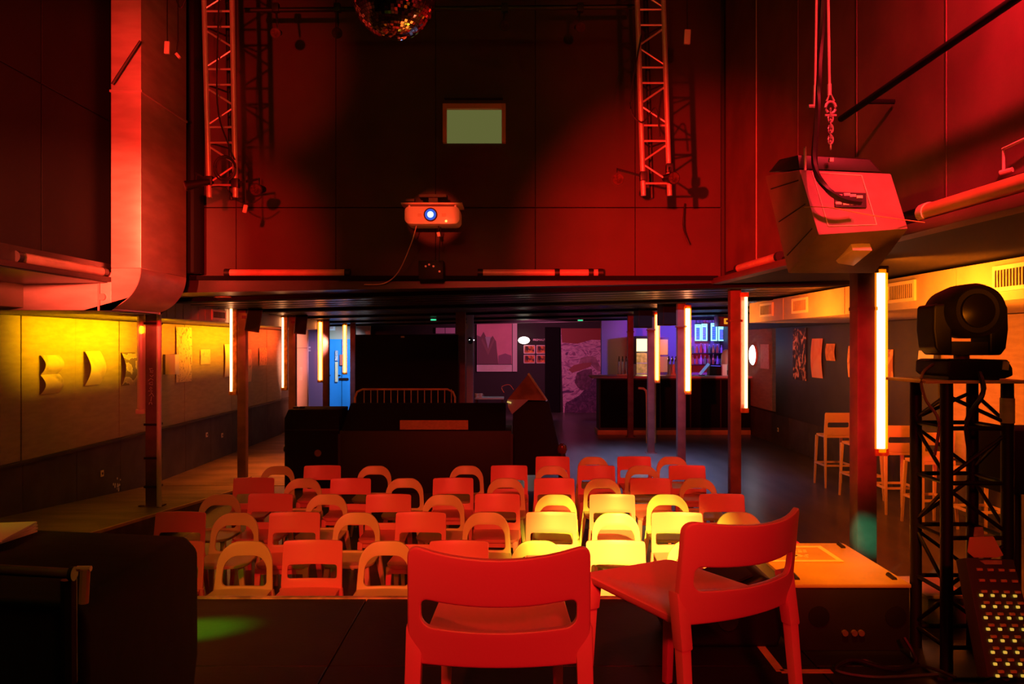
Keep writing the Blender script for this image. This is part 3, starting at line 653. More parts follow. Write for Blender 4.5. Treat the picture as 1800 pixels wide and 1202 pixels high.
# ================================================================== HANGING SPEAKER (right)
def speaker_hang():
    A, B, C, D = P(1405, 298, 4.55), P(1567, 305, 4.62), P(1597, 402, 4.45), P(1439, 413, 4.38)
    G = P(1537, 481, 4.85); Fv = P(1385, 481, 4.80); E = P(1344, 309, 5.0); H = E+(B-A)+(G-Fv-(C-D))*0.5
    t = thing('hanging_loudspeaker', 'large loudspeaker cabinet hung tilted by chain on the right, lit pink', 'speaker', A)
    o = A
    mb = MB(); mb.hexa([v-o for v in (A, D, C, B, E, Fv, G, H)])
    cabn = mb.build('cabinet', mat('speaker_cabinet', (0.26, 0.16, 0.15), 0.55, noise=0.25, scale=6, bump=0.1), t, bevel=0.012)
    n = ((B-A).cross(D-A)).normalized()
    if n.y > 0: n = -n
    def on(u, v, e=0.0): return A+(B-A)*u+(D-A)*v+((C-D)-(B-A))*u*v+n*e-o
    # rim lines of the recessed rear panel
    for (u0, v0, u1, v1) in ((0.13, 0.04, 0.66, 0.06), (0.13, 0.04, 0.13, 0.88), (0.66, 0.06, 0.66, 0.90), (0.13, 0.88, 0.66, 0.90)):
        MB().tube([on(u0, v0, 0.002), on(u1, v1, 0.002)], 0.003, 6).build('panel_rim', M['tube_off'], cabn)
    mb = MB(); q = [on(0.30, 0.36, 0.001), on(0.64, 0.38, 0.001), on(0.60, 0.62, 0.001), on(0.26, 0.60, 0.001)]
    mb.hexa(q+[p+n*0.008 for p in q]); cpl = mb.build('connector_plate', M['black'], t)
    for (u, v) in ((0.33, 0.43), (0.42, 0.41), (0.48, 0.43), (0.55, 0.45), (0.30, 0.55), (0.38, 0.56), (0.46, 0.56)):
        p = on(u, v, 0.012); MB().box(p, (0.035, 0.012, 0.016)).build('socket', M['tube_off'], cpl, bevel=0.002)
    # handle block on the underside
    c0 = D+(C-D)*0.45+(Fv-D)*0.25; c1 = D+(C-D)*0.66+(G-C)*0.25; c2 = C+(D-C)*0.36+(G-C)*0.72; c3 = D+(C-D)*0.42+(Fv-D)*0.72
    nn = ((C-D).cross(Fv-D)).normalized()
    if nn.z > 0: nn = -nn
    q = [c0-o, c1-o, c2-o, c3-o]; mb = MB(); mb.hexa([p+nn*0.003 for p in q]+[q[0]+nn*0.05, q[1]+nn*0.05, q[2]+nn*0.012, q[3]+nn*0.012]); mb.build('handle_block', M['tube_off'], cabn, bevel=0.004)
    # rear dark grille side bars
    for v in (0.15, 0.5, 0.85):
        a = A+(D-A)*v; b = E+(Fv-E)*v; MB().tube([a+(b-a)*0.1-o, a+(b-a)*0.9-o], 0.004, 6).build('grille_bar', M['black_shiny'], cabn)
    return t
speaker_hang()
fl = thing('fly_frame', 'black rigging frame on top of the hanging speaker with chain and shackle', 'rigging', P(1462, 262, 4.7))
o0 = fl.location
MB().add(*(lambda q: ([v-o0 for v in q], [(3, 2, 1, 0), (4, 5, 6, 7), (0, 1, 5, 4), (1, 2, 6, 5), (2, 3, 7, 6), (3, 0, 4, 7)]))([P(1405, 297, 4.6), P(1550, 303, 4.62), P(1545, 303, 5.0), P(1350, 303, 5.05), P(1402, 272, 4.6), P(1530, 280, 4.62), P(1520, 278, 5.0), P(1370, 280, 5.05)])).build('frame', M['black'], fl, bevel=0.01)
MB().box(P(1461, 281, 4.56)-o0, (0.022, 0.02, 0.022)).build('bolt', M['tube_off'], fl)
MB().tube([P(1415, 258, 4.6)-o0, P(1415, 300, 4.6)-o0], 0.008, 8).build('bolt', M['tube_off'], fl)
for k in range(7):   # chain links
    c = P(1460, 255-k*9.5, 4.7)-o0; pts = []
    for j in range(13):
        a = 2*PI*j/12; x, z = 0.014*math.cos(a), 0.026*math.sin(a); pts.append(c+(Vector((x, 0, z)) if k % 2 else Vector((x*0.4, x*0.9, z))))
    MB().tube(pts, 0.0055, 6).build('chain_link', M['alu'], fl)
sh = []
for j in range(12): a = -0.75*PI/2+j/11*(PI+0.75*PI)-0.2; sh.append(P(1460, 189, 4.7)-o0+Vector((0.03*math.cos(a), 0, 0.035*math.sin(a))))
MB().tube(sh, 0.009, 8).build('shackle', M['alu'], fl)
MB().tube([P(1450, 203, 4.7)-o0, P(1470, 203, 4.7)-o0], 0.008, 8).build('shackle_pin', M['alu'], fl)
MB().tube([P(1453, 178, 4.7)-o0, P(1459, 162, 4.7)-o0, P(1466, 178, 4.7)-o0], 0.007, 6).build('eye', M['alu'], fl)
MB().tube([P(1458, 168, 4.7)-o0, P(1458, 148, 4.7)-o0], 0.013, 8).build('ferrule', M['alu'], fl)
MB().tube([P(1458, 150, 4.7)-o0, P(1455, -60, 4.7)-o0, P(1453, -500, 4.7)-o0], 0.008, 8).build('wire_rope', M['tube_off'], fl)
MB().tube([P(1432, 190, 4.7)-o0, P(1433, 150, 4.7)-o0], 0.011, 8).build('ferrule', M['alu'], fl)
MB().tube([P(1433, 150, 4.7)-o0, P(1436, -60, 4.7)-o0, P(1438, -500, 4.7)-o0], 0.007, 8).build('wire_rope', M['tube_off'], fl)
MB().tube([P(1421, 187, 4.7)-o0, P(1434, 187, 4.7)-o0], 0.012, 8).build('turnbuckle', M['alu'], fl)
cable([P(1450, -60, 4.5), P(1444, 60, 4.5), P(1437, 200, 4.5), P(1432, 290, 4.4), P(1452, 330, 4.32), P(1480, 350, 4.32), P(1512, 356, 4.36)], 0.017, 'thick black cable falling into the back of the hanging speaker')
cable([P(1375, 366, 4.9), P(1450, 364, 4.3), P(1530, 378, 4.3), P(1625, 391, 4.5)], 0.003, 'thin wire stretched across the hanging speaker to the ledge', m=M['case_top'])
0 and cable([P(1392, 405, 5.2), P(1375, 375, 5.2), P(1364, 330, 5.2)], 0.004, 'thin wire at the dark left side of the hanging speaker', m=M['tube_off'])
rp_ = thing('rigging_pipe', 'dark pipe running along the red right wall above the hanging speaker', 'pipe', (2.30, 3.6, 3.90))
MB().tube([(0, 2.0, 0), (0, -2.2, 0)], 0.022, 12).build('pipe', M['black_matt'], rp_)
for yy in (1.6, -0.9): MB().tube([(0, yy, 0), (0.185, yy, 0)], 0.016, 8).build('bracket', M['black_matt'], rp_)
bk = thing('wall_bracket', 'bent metal bracket on the right wall above the ledge tube', 'bracket', (2.44, 4.2, 3.5)); o0 = bk.location
MB().tube([P(1765, 305, 4.0)-o0, P(1763, 262, 4.0)-o0, P(1800, 245, 3.85)-o0, P(1840, 232, 3.7)-o0], 0.009, 8).build('bar', M['tube_off'], bk)
MB().tube([P(1758, 304, 4.0)-o0, P(1780, 298, 3.95)-o0], 0.013, 8).build('foot', M['tube_off'], bk)
# ================================================================== COLUMN LOUDSPEAKERS
def small_speaker(px0, px1, py0, py1, d, lean, lab):
    p = P((px0+px1)/2, (py0+py1)/2, d); t = thing('column_loudspeaker', lab, 'speaker', p, 0.3, 'black loudspeakers mounted on the columns')
    w = (px1-px0)*d/F*0.82; h = (py1-py0)*d/F; R = Matrix.Rotation(lean, 3, 'Y')
    cbn = MB().box((0, 0, 0), (w, 0.25, h*0.96), R).build('cabinet', M['black_shiny'], t, bevel=0.012)
    MB().box((0, -0.13, 0), (w*0.88, 0.012, h*0.86), R).build('grille', M['black_matt'], cbn)
    MB().box((-w*0.6 if lean > 0 else w*0.6, 0, h*0.1), (0.10, 0.05, 0.05)).build('bracket', M['black'], t)
small_speaker(431, 461, 540, 584, 13.6, 0.16, 'black loudspeaker on the second left column')
small_speaker(516, 541, 552, 588, 16.7, 0.10, 'black loudspeaker on the third left column')
small_speaker(1114, 1146, 541, 577, 16.6, 0.0, 'black loudspeaker on the fourth right column')
small_speaker(1156, 1188, 533, 573, 14.9, 0.0, 'brownish loudspeaker hanging between the third and fourth right columns')
# ================================================================== WALL POSTERS
YP = {}
def wallpaper(side, px0, px1, py0, py1, mat_, lab, bulge=0.0, name='poster', cat='poster', waves=1):
    X = -5.955 if side < 0 else 6.045
    if 11.4 < 0: pass
    if side > 0 and 1360 < px0 < 1600: X = 6.012
    d0, d1 = abs(X)*F/abs(px0-CX), abs(X)*F/abs(px1-CX); ya, yb = min(d0, d1), max(d0, d1)
    dm = (ya+yb)/2; z0, z1 = Z_(py1, dm), Z_(py0, dm); sgn = 1 if side < 0 else -1
    if side < 0: # far edge is px larger
        pass
    def fn(u, v):
        y = (ya+yb)/2+(yb-ya)/2*u
        off = 0.006+bulge*abs(math.sin(PI*v*waves))
        return (X+sgn*off, y, z0+(z1-z0)*v), (sgn, 0, 0)
    o = grid_plate(6, 16, fn, 0.002).build(name, mat_)
    # put origin at the centre so that object texture coordinates start there
    c = Vector((X, dm, (z0+z1)/2)); o.data.transform(Matrix.Translation(-c)); o.location = c
    return tag(o, lab, cat, 'posters on the aisle walls')
tan = [(0.75, 0.65, 0.5), (0.7, 0.6, 0.45), (0.15, 0.12, 0.1)]
wallpaper(-1, 70, 103, 624, 692, printed('poster_fold', [(0.1, 0.08, 0.06), (0.75, 0.65, 0.5), (0.65, 0.55, 0.4)], 2.2, dist=0.6), 'leftmost poster on the left wall, crumpled with dark band', 0.07, waves=2)
wallpaper(-1, 148, 175, 617, 677, printed('poster_plain', [(0.3, 0.22, 0.15), (0.82, 0.74, 0.55), (0.85, 0.78, 0.6)], 1.2, dist=0.4), 'second poster on the left wall, plain yellow sheet curling off', 0.09)
wallpaper(-1, 213, 236, 619, 677, printed('poster_lines', [(0.2, 0.15, 0.1), (0.8, 0.7, 0.5), (0.5, 0.4, 0.3)], 5, 'wave', dist=1.2), 'third poster on the left wall, curled with wavy print', 0.07)
wallpaper(-1, 309, 336, 575, 671, printed('poster_bold', [(0.15, 0.1, 0.08), (0.85, 0.75, 0.4), (0.85, 0.75, 0.4), (0.2, 0.13, 0.1)], 4, dist=3), 'tall poster with bold crossing shapes on the left wall', 0.01)
wallpaper(-1, 352, 369, 614, 640, printed('poster_small', [(0.5, 0.4, 0.3), (0.75, 0.62, 0.4), (0.75, 0.62, 0.4)], 6), 'small pale notice on the left wall right of the tall poster', 0.0)
wallpaper(-1, 394, 405, 605, 662, M['paper'], 'pale poster half behind the second left tube lamp', 0.02)
wallpaper(-1, 431, 441, 614, 671, printed('poster_c', [(0.3, 0.2, 0.15), (0.85, 0.6, 0.4), (0.9, 0.7, 0.45)], 2), 'narrow orange poster just right of the second left column', 0.02)
wallpaper(-1, 455, 468, 611, 642, printed('poster_d', [(0.3, 0.12, 0.08), (0.85, 0.65, 0.3), (0.3, 0.12, 0.08)], 7), 'small scribbled poster near the second left loudspeaker', 0.01)
t = thing('wall_box', 'bright yellow faced box on the left wall near the scribbled column', 'box', (-5.92, X_(0, 1)*0+5.95*F/(903-295), Z_(640, 13.7)))
MB().bb(-0.04, 0.16, -0.16, 0.0, -0.17, 0.17).build('body', M['wainscot'], t, bevel=0.004); MB().bb(0.16, 0.165, -0.16, 0.0, -0.17, 0.17).build('side', M['paper'], t); MB().bb(0.0, 0.16, -0.165, -0.16, -0.17, 0.17).build('face', M['paper'], t)
wallpaper(1, 1337, 1352, 605, 648, printed('notice', [(0.75, 0.4, 0.35), (0.9, 0.7, 0.65), (0.9, 0.7, 0.65)], 8), 'pinkish printed notice beside the white oval lamp on the right wall', 0.0)
wallpaper(1, 1395, 1418, 577, 668, printed('poster_tall', [(0.02, 0.02, 0.04), (0.03, 0.03, 0.05), (0.06, 0.04, 0.06), (0.95, 0.6, 0.3), (0.85, 0.8, 0.75)], 4.5, dist=1.5), 'tall dark poster with orange figures on the dark board', 0.01)
wallpaper(1, 1428, 1447, 595, 664, printed('poster_pinkish', [(0.8, 0.22, 0.1), (0.9, 0.45, 0.3), (0.9, 0.6, 0.5)], 1.8, dist=1), 'pink and orange poster next to the tall dark poster', 0.03)
wallpaper(1, 1453, 1469, 604, 634, printed('poster_e', [(0.5, 0.22, 0.08), (0.8, 0.4, 0.12)], 4), 'small orange poster high on the dark board', 0.02)
wallpaper(1, 1492, 1502, 608, 663, printed('poster_f', [(0.3, 0.12, 0.08), (0.85, 0.5, 0.15), (0.9, 0.5, 0.15)], 2), 'orange poster left of the brightest column', 0.02)
wallpaper(1, 1558, 1571, 614, 664, printed('poster_g', [(0.5, 0.25, 0.1), (0.85, 0.55, 0.2)], 4, 'wave'), 'poster just right of the brightest tube lamp', 0.01)
wallpaper(1, 1618, 1645, 604, 668, M['paper'], 'pale poster half behind the moving head light', 0.03)
def outlet(x, y, z, sgn, lab):
    t = thing('wall_socket', lab, 'socket', (x, y, z), 0, 'wall sockets')
    MB().bb(-0.006, 0.006, -0.04, 0.04, -0.045, 0.045).build('plate', M['paper'], t, bevel=0.002)
    MB().tube([(sgn*0.004, 0, 0), (sgn*0.009, 0, 0)], 0.02, 10).build('hole', M['black'], t)
for px, py, lb in ((180, 832, 'yellowish wall socket low on the left wall, near the front'), (391, 765, 'wall socket low on the left wall near the second column'), (364, 764, 'tiny socket on the grey wainscot left of another')):
    d = 5.94*F/(903-px); outlet(-5.944, d, Z_(py, d), 1, lb)
d = 6.04*F/(1367-903); outlet(6.044, d, Z_(755, d), -1, 'small wall socket below the dark board on the right')
d = 5.94*F/(903-207); mb = MB()
for k in range(14):
    a, b = random.gauss(0, 0.05), random.gauss(0, 0.05); s = random.uniform(0.012, 0.035)
    mb.prism([(d+a+s*math.cos(q*PI/3)*random.uniform(.6, 1), Z_(856, d)+b+s*math.sin(q*PI/3)) for q in range(6)], -5.950, -5.947, 'x')
tag(mb.build('torn_sticker', M['paper']), 'patch of torn white paper low on the left wall', 'sticker')
# round wall lamp
d = 6.05*F/(1325-903); t = thing('wall_lamp', 'white oval glowing wall lamp on the right wall past the bar', 'lamp', (6.05, d, Z_(624, d)))
MB().tube([(0.04, 0, 0), (-0.03, 0, 0)], 0.26, 28).build('base', M['white_plastic'], t)
MB().lathe([(0.25, -0.03), (0.22, -0.06), (0.12, -0.08), (0.02, -0.085)], 28, axis='x').build('diffuser', glow('lamp_white', (0.85, 0.95, 1.0), 5), t)
# ================================================================== BAR
YB = 20.3
bar = thing('bar_counter', 'dark bar counter with pink lit top at the back right', 'bar', (2.13, YB, 0))
MB().bb(0.05, 3.9, 0, 0.7, 0.12, 1.44).build('front', mat('bar_front', (0.045, 0.03, 0.03), 0.6, noise=0.3, scale=2), bar)
for k in range(5): MB().bb(0.08+k*0.77, 0.08+k*0.77+0.74, -0.012, 0.0, 0.18, 1.40).build('front_panel', M['black_matt'], bar, bevel=0.004)
MB().bb(-0.15, 3.92, -0.12, 0.75, 1.44, 1.50).build('counter_top', mat('bar_top', (0.55, 0.30, 0.30), 0.35), bar, bevel=0.01)
MB().bb(0.0, 3.9, -0.05, 0.7, 0.0, 0.12).build('kick_board', M['case_top'], bar, bevel=0.01)
bbk = struct('wall_bar', MB().bb(2.6, 6.1, 23.6, 23.8, 0, 3.02), mat('bar_back_paint', (0.35, 0.28, 0.45), 0.6))
def menu(px0, px1, py0, py1, lab, m):
    d = 23.2; x0, x1, z0, z1 = X_(px0, d), X_(px1, d), Z_(py1, d), Z_(py0, d); t = thing('menu_board', lab, 'sign', ((x0+x1)/2, d, (z0+z1)/2), 0, 'blue lit menu boards'); w, h = (x1-x0)/2, (z1-z0)/2
    for q in (-w*0.6, w*0.6): MB().bb(q-0.006, q+0.006, 0.005, 0.017, h, 3.08-t.location.z).build('hanger', M['black'], t)
    mpn = MB().bb(-w, w, 0.0, 0.03, -h, h).build('panel', mat('menu_panel', (0.1, 0.25, 0.55), 0.5, emis=(0.05, 0.25, 0.8), estr=0.5), t)
    b = 0.03; g = glow('menu_neon', (0.25, 0.75, 1.0), 2.6)
    for q in ((-w, w, h-b, h), (-w, w, -h, -h+b), (-w, -w+b, -h, h), (w-b, w, -h, h)): MB().bb(q[0], q[1], -0.02, 0.0, q[2], q[3]).build('light_edge', g, mpn)
    MB().bb(-w*0.7, w*0.7, -0.01, 0, h*0.62, h*0.8).build('heading', g, mpn)
    for k in range(5): MB().bb(-w*0.6, w*(0.2+0.3*((k*7) % 3)/2), -0.005, 0, h*0.4-k*h*0.22-0.012, h*0.4-k*h*0.22).build('text_line', M['paper'], mpn)
menu(1221.5, 1232, 570, 599, 'first blue lit menu board from the left above the bar', 0)
menu(1233, 1243, 569, 599, 'second blue lit menu board from the left above the bar', 0)
menu(1249.5, 1260.5, 568, 599, 'third blue lit menu board, taller heading, above the bar', 0)
menu(1262.5, 1274, 574, 599, 'fourth blue lit menu board, rightmost, above the bar', 0)
fg = thing('drinks_fridge', 'lit glass fronted drinks fridge behind the bar', 'fridge', (X_(1139, 22.9), 22.9, 0))
MB().bb(-0.35, 0.33, 0.0, 0.6, 0.0, 2.54).build('body', M['black'], fg, bevel=0.01)
MB().bb(-0.33, 0.31, -0.02, 0.0, 2.10, 2.46).build('sign', glow('fridge_sign', (1, 0.72, 0.35), 2.2), fg)
fdoor = MB().bb(-0.33, 0.33, -0.012, 0.0, 0.5, 2.05).build('door', mat('fridge_inside', (0.6, 0.4, 0.1), 0.3, noise=0.7, scale=7, emis=(0.8, 0.4, 0.06), estr=0.30), fg)
MB().bb(0.24, 0.27, -0.06, -0.02, 1.3, 1.9).build('handle', M['chrome'], fdoor)
for zz in (1.45, 1.75): MB().bb(-0.33, 0.33, -0.018, -0.012, zz, zz+0.02).build('shelf', M['alu'], fdoor)
cb = thing('glass_cabinet', 'amber glass door cabinet right of the drinks fridge', 'cabinet', (X_(1167, 23.0), 23.0, 0))
MB().bb(-0.11, 0.14, 0, 0.5, 0, 2.5).build('body', M['column'], cb, bevel=0.01); MB().bb(-0.11, 0.11, -0.012, 0, 2.0, 2.44).build('pane', mat('amber_glass', (0.7, 0.3, 0.05), 0.3, emis=(1, 0.35, 0.03), estr=0.5), cb)
MB().bb(-0.11, 0.11, -0.012, 0, 1.5, 1.95).build('pane', mat('amber_glass2', (0.5, 0.2, 0.05), 0.3, emis=(1, 0.3, 0.03), estr=0.2), cb)
sf = thing('bottle_shelf', 'dark shelf of spirit bottles behind the bar', 'shelf', (X_(1247, 23.3), 23.3, 1.72))
for zz in (0.0, 0.33): MB().bb(-0.56, 0.56, -0.06, 0.28, zz-0.03, zz).build('shelf_board', M['black'], sf, bevel=0.003)
for xx in (-0.56, 0.54): MB().bb(xx, xx+0.02, -0.06, 0.28, -1.72, 0.65).build('upright', M['black'], sf)
bm_ = [mat('glass_%s' % n, c, 0.1, metal=0.2) for n, c in (('amber', (0.6, 0.25, 0.08)), ('green', (0.15, 0.4, 0.2)), ('violet', (0.5, 0.35, 0.8)), ('red', (0.6, 0.12, 0.08)))]
pos = ['leftmost', 'second', 'third', 'fourth', 'fifth', 'sixth', 'seventh', 'eighth', 'rightmost']
for lv in (0, 1):
    for k in range(9):
        c = ('amber', 'green', 'violet', 'red')[(k*3+lv) % 4]; x = sf.location.x-0.48+k*0.12
        t = thing('bottle', '%s bottle on the %s bar shelf, %s' % (c, 'upper' if lv else 'lower', pos[k]+(' from left' if 0 < k < 8 else '')), 'bottle', (x, 23.32, 1.72+0.33*lv), 0, 'bottles behind the bar')
        hh = random.uniform(0.22, 0.29)
        MB().lathe([(0.036, 0), (0.038, 0.01), (0.038, hh*0.6), (0.014, hh*0.75), (0.013, hh*0.93)], 10).build('glass', bm_[(k*3+lv) % 4], t)
        MB().lathe([(0.016, hh*0.93), (0.016, hh)], 8).build('cap', M['alu'], t)
def taps(px, n, d, lab):
    t = thing('beer_taps', lab, 'tap', (X_(px, d), d, 1.5))
    MB().bb(-0.02, 0.10*n, -0.03, 0.03, 0.0, 0.03).build('drip_tray', M['alu'], t)
    for k in range(n):
        x = 0.04+k*0.09; tpp = MB().tube([(x, 0, 0.03), (x, 0, 0.36), (x, -0.03, 0.43), (x, -0.09, 0.42), (x, -0.10, 0.36)], 0.022, 10).build('tap', M['chrome'], t)
        MB().tube([(x, -0.06, 0.42), (x, -0.07, 0.50)], 0.014, 8).build('tap_handle', M['black'], tpp)
taps(1085, 4, 20.5, 'row of chrome beer taps at the left end of the bar'); taps(1172, 3, 20.5, 'chrome beer taps left of the third right column')
lc = thing('bar_screen', 'tilted pale screen standing on the bar before the menu boards', 'screen', (X_(1238, 20.5), 20.5, 1.5))
R = Matrix.Rotation(0.7, 3, 'Y'); MB().box((0, 0, 0.17), (0.07, 0.03, 0.36), R).build('panel', mat('screen_blue', (0.3, 0.5, 0.8), 0.3, emis=(0.15, 0.3, 0.8), estr=0.5), lc, bevel=0.005)
MB().bb(-0.14, 0.0, -0.06, 0.06, 0, 0.02).build('foot', M['black'], lc)
hd = thing('bar_till', 'dark till with blue edge beside the tilted screen on the bar', 'till', (X_(1257, 20.6), 20.6, 1.5))
MB().bb(-0.14, 0.16, 0, 0.3, 0, 0.24).build('body', M['black_shiny'], hd, bevel=0.01); MB().tube([(-0.1, 0, 0.25), (0.14, 0, 0.24)], 0.006, 6).build('light_edge', glow('till_edge', (0.15, 0.1, 1), 1.2), hd)
for px, lb, m_ in ((1273, 'white carton at the right end of the bar', M['paper']), (1181, 'white cup stack on the bar beside the taps', M['paper']), (1113, 'purple lit paper box on the bar near the left taps', M['paper'])):
    t = thing('carton', lb, 'box', (X_(px, 20.55), 20.5, 1.5)); MB().bb(-0.06, 0.06, 0, 0.12, 0, 0.26).build('body', m_, t, bevel=0.004); MB().bb(-0.065, 0.065, -0.005, 0.125, 0.26, 0.29).build('lid', m_, t, bevel=0.004)
hb = thing('hanging_cabinet', 'brown box unit hanging above the right end of the bar', 'cabinet', (X_(1279, 22.0), 22.0, 2.80))
MB().bb(-0.25, 0.12, 0, 0.5, 0, 0.28).build('body', M['column'], hb, bevel=0.01); MB().bb(-0.1, 0.0, -0.01, 0, 0.06, 0.22).build('lit_panel', glow('small_amber', (1, 0.35, 0.02), 0.9), hb)
gp = MB().lathe([(0.12, 0), (0.14, 0.2), (0.14, 0.4), (0.08, 0.52), (0.02, 0.55)], 16, c=(X_(1277, 21.2), 21.2, 1.62)).build('glass_dome', mat('pale_green', (0.45, 0.65, 0.55), 0.3)); tag(gp, 'pale green rounded cover behind the right end of the bar', 'cover'); struct('trim_10', MB().bb(X_(1270, 21.2), 6.05, 21.05, 21.4, 0, 1.62), M['black'])
for px, py0, py1, rz, lb in ((1137, 682, 739, -1, 'curved orange lit handrail left of the fourth right column'), (1151, 655, 731, 0, 'straight orange lit rail right of the fourth right column')):
    d = 18.6; t = thing('handrail', lb, 'rail', P(px, py1, d)); h = (py1-py0)*d/F
    pts = [(0, 0, -Z_(py1, d)+0.0), (0, 0, h-0.15)]+([(-0.02, 0, h-0.06), (-0.08, 0, h-0.01), (-0.2, 0, h)] if rz else [(0, 0, h)])
    MB().tube(pts, 0.028, 10).build('rail', M['case_top'], t)
# ================================================================== BACK WALL THINGS
d = 26.9
def flat(name, px0, px1, py0, py1, d, m, lab, cat, th=0.03, parent=None):
    x0, x1, z0, z1 = X_(px0, d), X_(px1, d), Z_(py1, d), Z_(py0, d)
    o = MB().bb(-(x1-x0)/2, (x1-x0)/2, 0, th, -(z1-z0)/2, (z1-z0)/2).build(name, m); o.location = ((x0+x1)/2, d, (z0+z1)/2)
    if lab: tag(o, lab, cat)
    return o
pp = thing('framed_poster', 'large pink poster of a dark jacket in a white frame on the back wall', 'poster', P(871, 610, d))
u = d/F
def poly(name, pts, y, m, parent, th=0.01): return MB().prism([((a-871)*u, (610-b)*u) for a, b in pts], y-th, y, 'y').build(name, m, parent)
poly('sheet', [(838, 567), (900, 567), (900, 640), (838, 640)], 0, mat('poster_pink', (0.80, 0.34, 0.42), 0.6, noise=0.1, scale=2), pp)
poly('caption_strip', [(838, 641), (900, 641), (900, 653), (838, 653)], 0, M['paper'], pp); poly('frame_side', [(901, 567), (909, 567), (909, 653), (901, 653)], 0, M['paper'], pp, 0.03)
poly('jacket', [(838, 640), (838, 589), (845, 592), (850, 583), (858, 600), (866, 590), (872, 600), (876, 640)], -0.012, mat('jacket_print', (0.20, 0.10, 0.12), 0.6), pp, 0.004)
poly('lapel', [(846, 598), (858, 624), (870, 596), (868, 594), (858, 614), (848, 594)], -0.018, mat('lapel_print', (0.28, 0.14, 0.15), 0.6), pp, 0.004)
poly('tie', [(853, 592), (863, 592), (858, 613)], -0.020, mat('shirt_print', (0.45, 0.42, 0.50), 0.6), pp, 0.004)
poly('hills', [(876, 640), (876, 625), (888, 621), (899, 625), (899, 640)], -0.012, mat('hill_print', (0.30, 0.14, 0.22), 0.6), pp, 0.004)
for k in range(3): poly('caption_line', [(842, 643.5+3*k), (896-k*6, 643.5+3*k), (896-k*6, 644.3+3*k), (842, 644.3+3*k)], -0.011, M['tube_off'], pp, 0.003)
lp = thing('bulkhead_lamp', 'white oval glowing lamp on the dark back wall', 'lamp', P(921, 598, d)); MB().lathe([(0.20, 0.1), (0.20, 0.04)], 24, axis='y').build('base', M['white_plastic'], lp)
o = MB().lathe([(0.19, 0.04), (0.17, 0.0), (0.1, -0.04), (0.01, -0.05)], 24, axis='y').build('diffuser', glow('lamp_cream', (1, 0.93, 0.72), 9), lp); lp.scale = (1, 1, 0.62)
def text_obj(name, s, size, loc, rot, m, lab=None, cat=None, parent=None, ext=0.004):
    c = bpy.data.curves.new('t', 'FONT'); c.body = s; c.size = size; c.extrude = ext; c.align_x = 'CENTER'; c.align_y = 'CENTER'
    tmp = bpy.data.objects.new('t', c); COL.objects.link(tmp)
    me = bpy.data.meshes.new_from_object(tmp.evaluated_get(bpy.context.evaluated_depsgraph_get())); bpy.data.objects.remove(tmp)
    me.materials.clear(); me.materials.append(m); o = bpy.data.objects.new(name, me); COL.objects.link(o); o.location = loc; o.rotation_euler = rot
    if parent: o.parent = parent
    if lab: tag(o, lab, cat)
    return o
text_obj('sign_lettering', 'PREMAUTE', 0.10, P(949.5, 597.5, 26.98), (PI/2, 0, 0), M['tube_off'], 'faint small lettering above the four framed pictures', 'sign')
pf = printed('fire_print', [(0.03, 0.01, 0.01), (0.05, 0.01, 0.01), (0.95, 0.22, 0.03), (0.95, 0.35, 0.1)], 3.0, dist=1.5)
pl = ['upper left', 'upper right', 'lower left', 'lower right']
for i, (a, b, c, e) in enumerate(((921, 940, 607, 621), (943, 962, 607, 621), (921, 940, 624, 638), (943, 962, 624, 638))):
    t = thing('framed_picture', '%s of the four framed orange pictures on the back wall' % pl[i], 'picture', P((a+b)/2, (c+e)/2, 26.978), 0, 'four framed pictures on the back wall'); w, h = (b-a)/2*u, (e-c)/2*u
    MB().bb(-w, w, 0, 0.02, -h, h).build('print', pf, t)
    for q in ((-w, w, h-0.02, h+0.01), (-w, w, -h-0.01, -h+0.02), (-w-0.01, -w+0.02, -h, h), (w-0.02, w+0.01, -h, h)): MB().bb(q[0], q[1], -0.02, 0, q[2], q[3]).build('frame', M['tube_off'], t)
outlet(X_(973, d), d, Z_(651, d), -1, 'small pale switch on the back wall left of the tall banner').rotation_euler if False else None
t = thing('light_switch', 'small pale switch on the back wall left of the tall banner', 'switch', P(973, 651, 26.98)); MB().box((0, 0, 0), (0.10, 0.02, 0.10)).build('plate', M['tube_off'], t, bevel=0.004); MB().box((0, -0.012, 0), (0.04, 0.012, 0.05)).build('rocker', M['paper'], t)
# tall purple banner: generic engraved swirls with a dark brimmed shape
bn = thing('tall_banner', 'tall purple and red banner with swirling engraved lines on the back wall', 'banner', P(1027, 652, 26.8)); u2 = 26.8/F
def poly2(name, pts, y, m, th=0.004): return MB().prism([((a-1027)*u2, (652-b)*u2) for a, b in pts], y-th, y, 'y').build(name, m, bn)
poly2('sheet', [(986, 577), (1068, 577), (1068, 727), (990, 727), (986, 600)], 0.02, printed('banner_swirl', [(0.12, 0.05, 0.16), (0.45, 0.22, 0.42), (0.75, 0.50, 0.62), (0.42, 0.18, 0.36), (0.25, 0.10, 0.24)], 1.5, 'noise', (1, 1, 1.8), dist=4), 0.03)
poly2('top_band', [(986, 577), (1068, 577), (1066, 598), (1040, 597), (1015, 604), (988, 602)], -0.012, mat('banner_top', (0.30, 0.05, 0.04), 0.6))
dk = printed('banner_dark', [(0.04, 0.02, 0.06), (0.10, 0.04, 0.12), (0.22, 0.10, 0.22)], 5, dist=2)
poly2('dark_shape', [(992, 725), (994, 708), (1006, 702), (1018, 695), (1030, 682), (1040, 668), (1050, 660), (1062, 668), (1066, 690), (1066, 726)], -0.012, dk)
poly2('brim', [(999, 650), (1008, 642), (1024, 638), (1040, 637), (1038, 644), (1022, 650), (1006, 655)], -0.018, mat('brim_print', (0.35, 0.10, 0.10), 0.6))
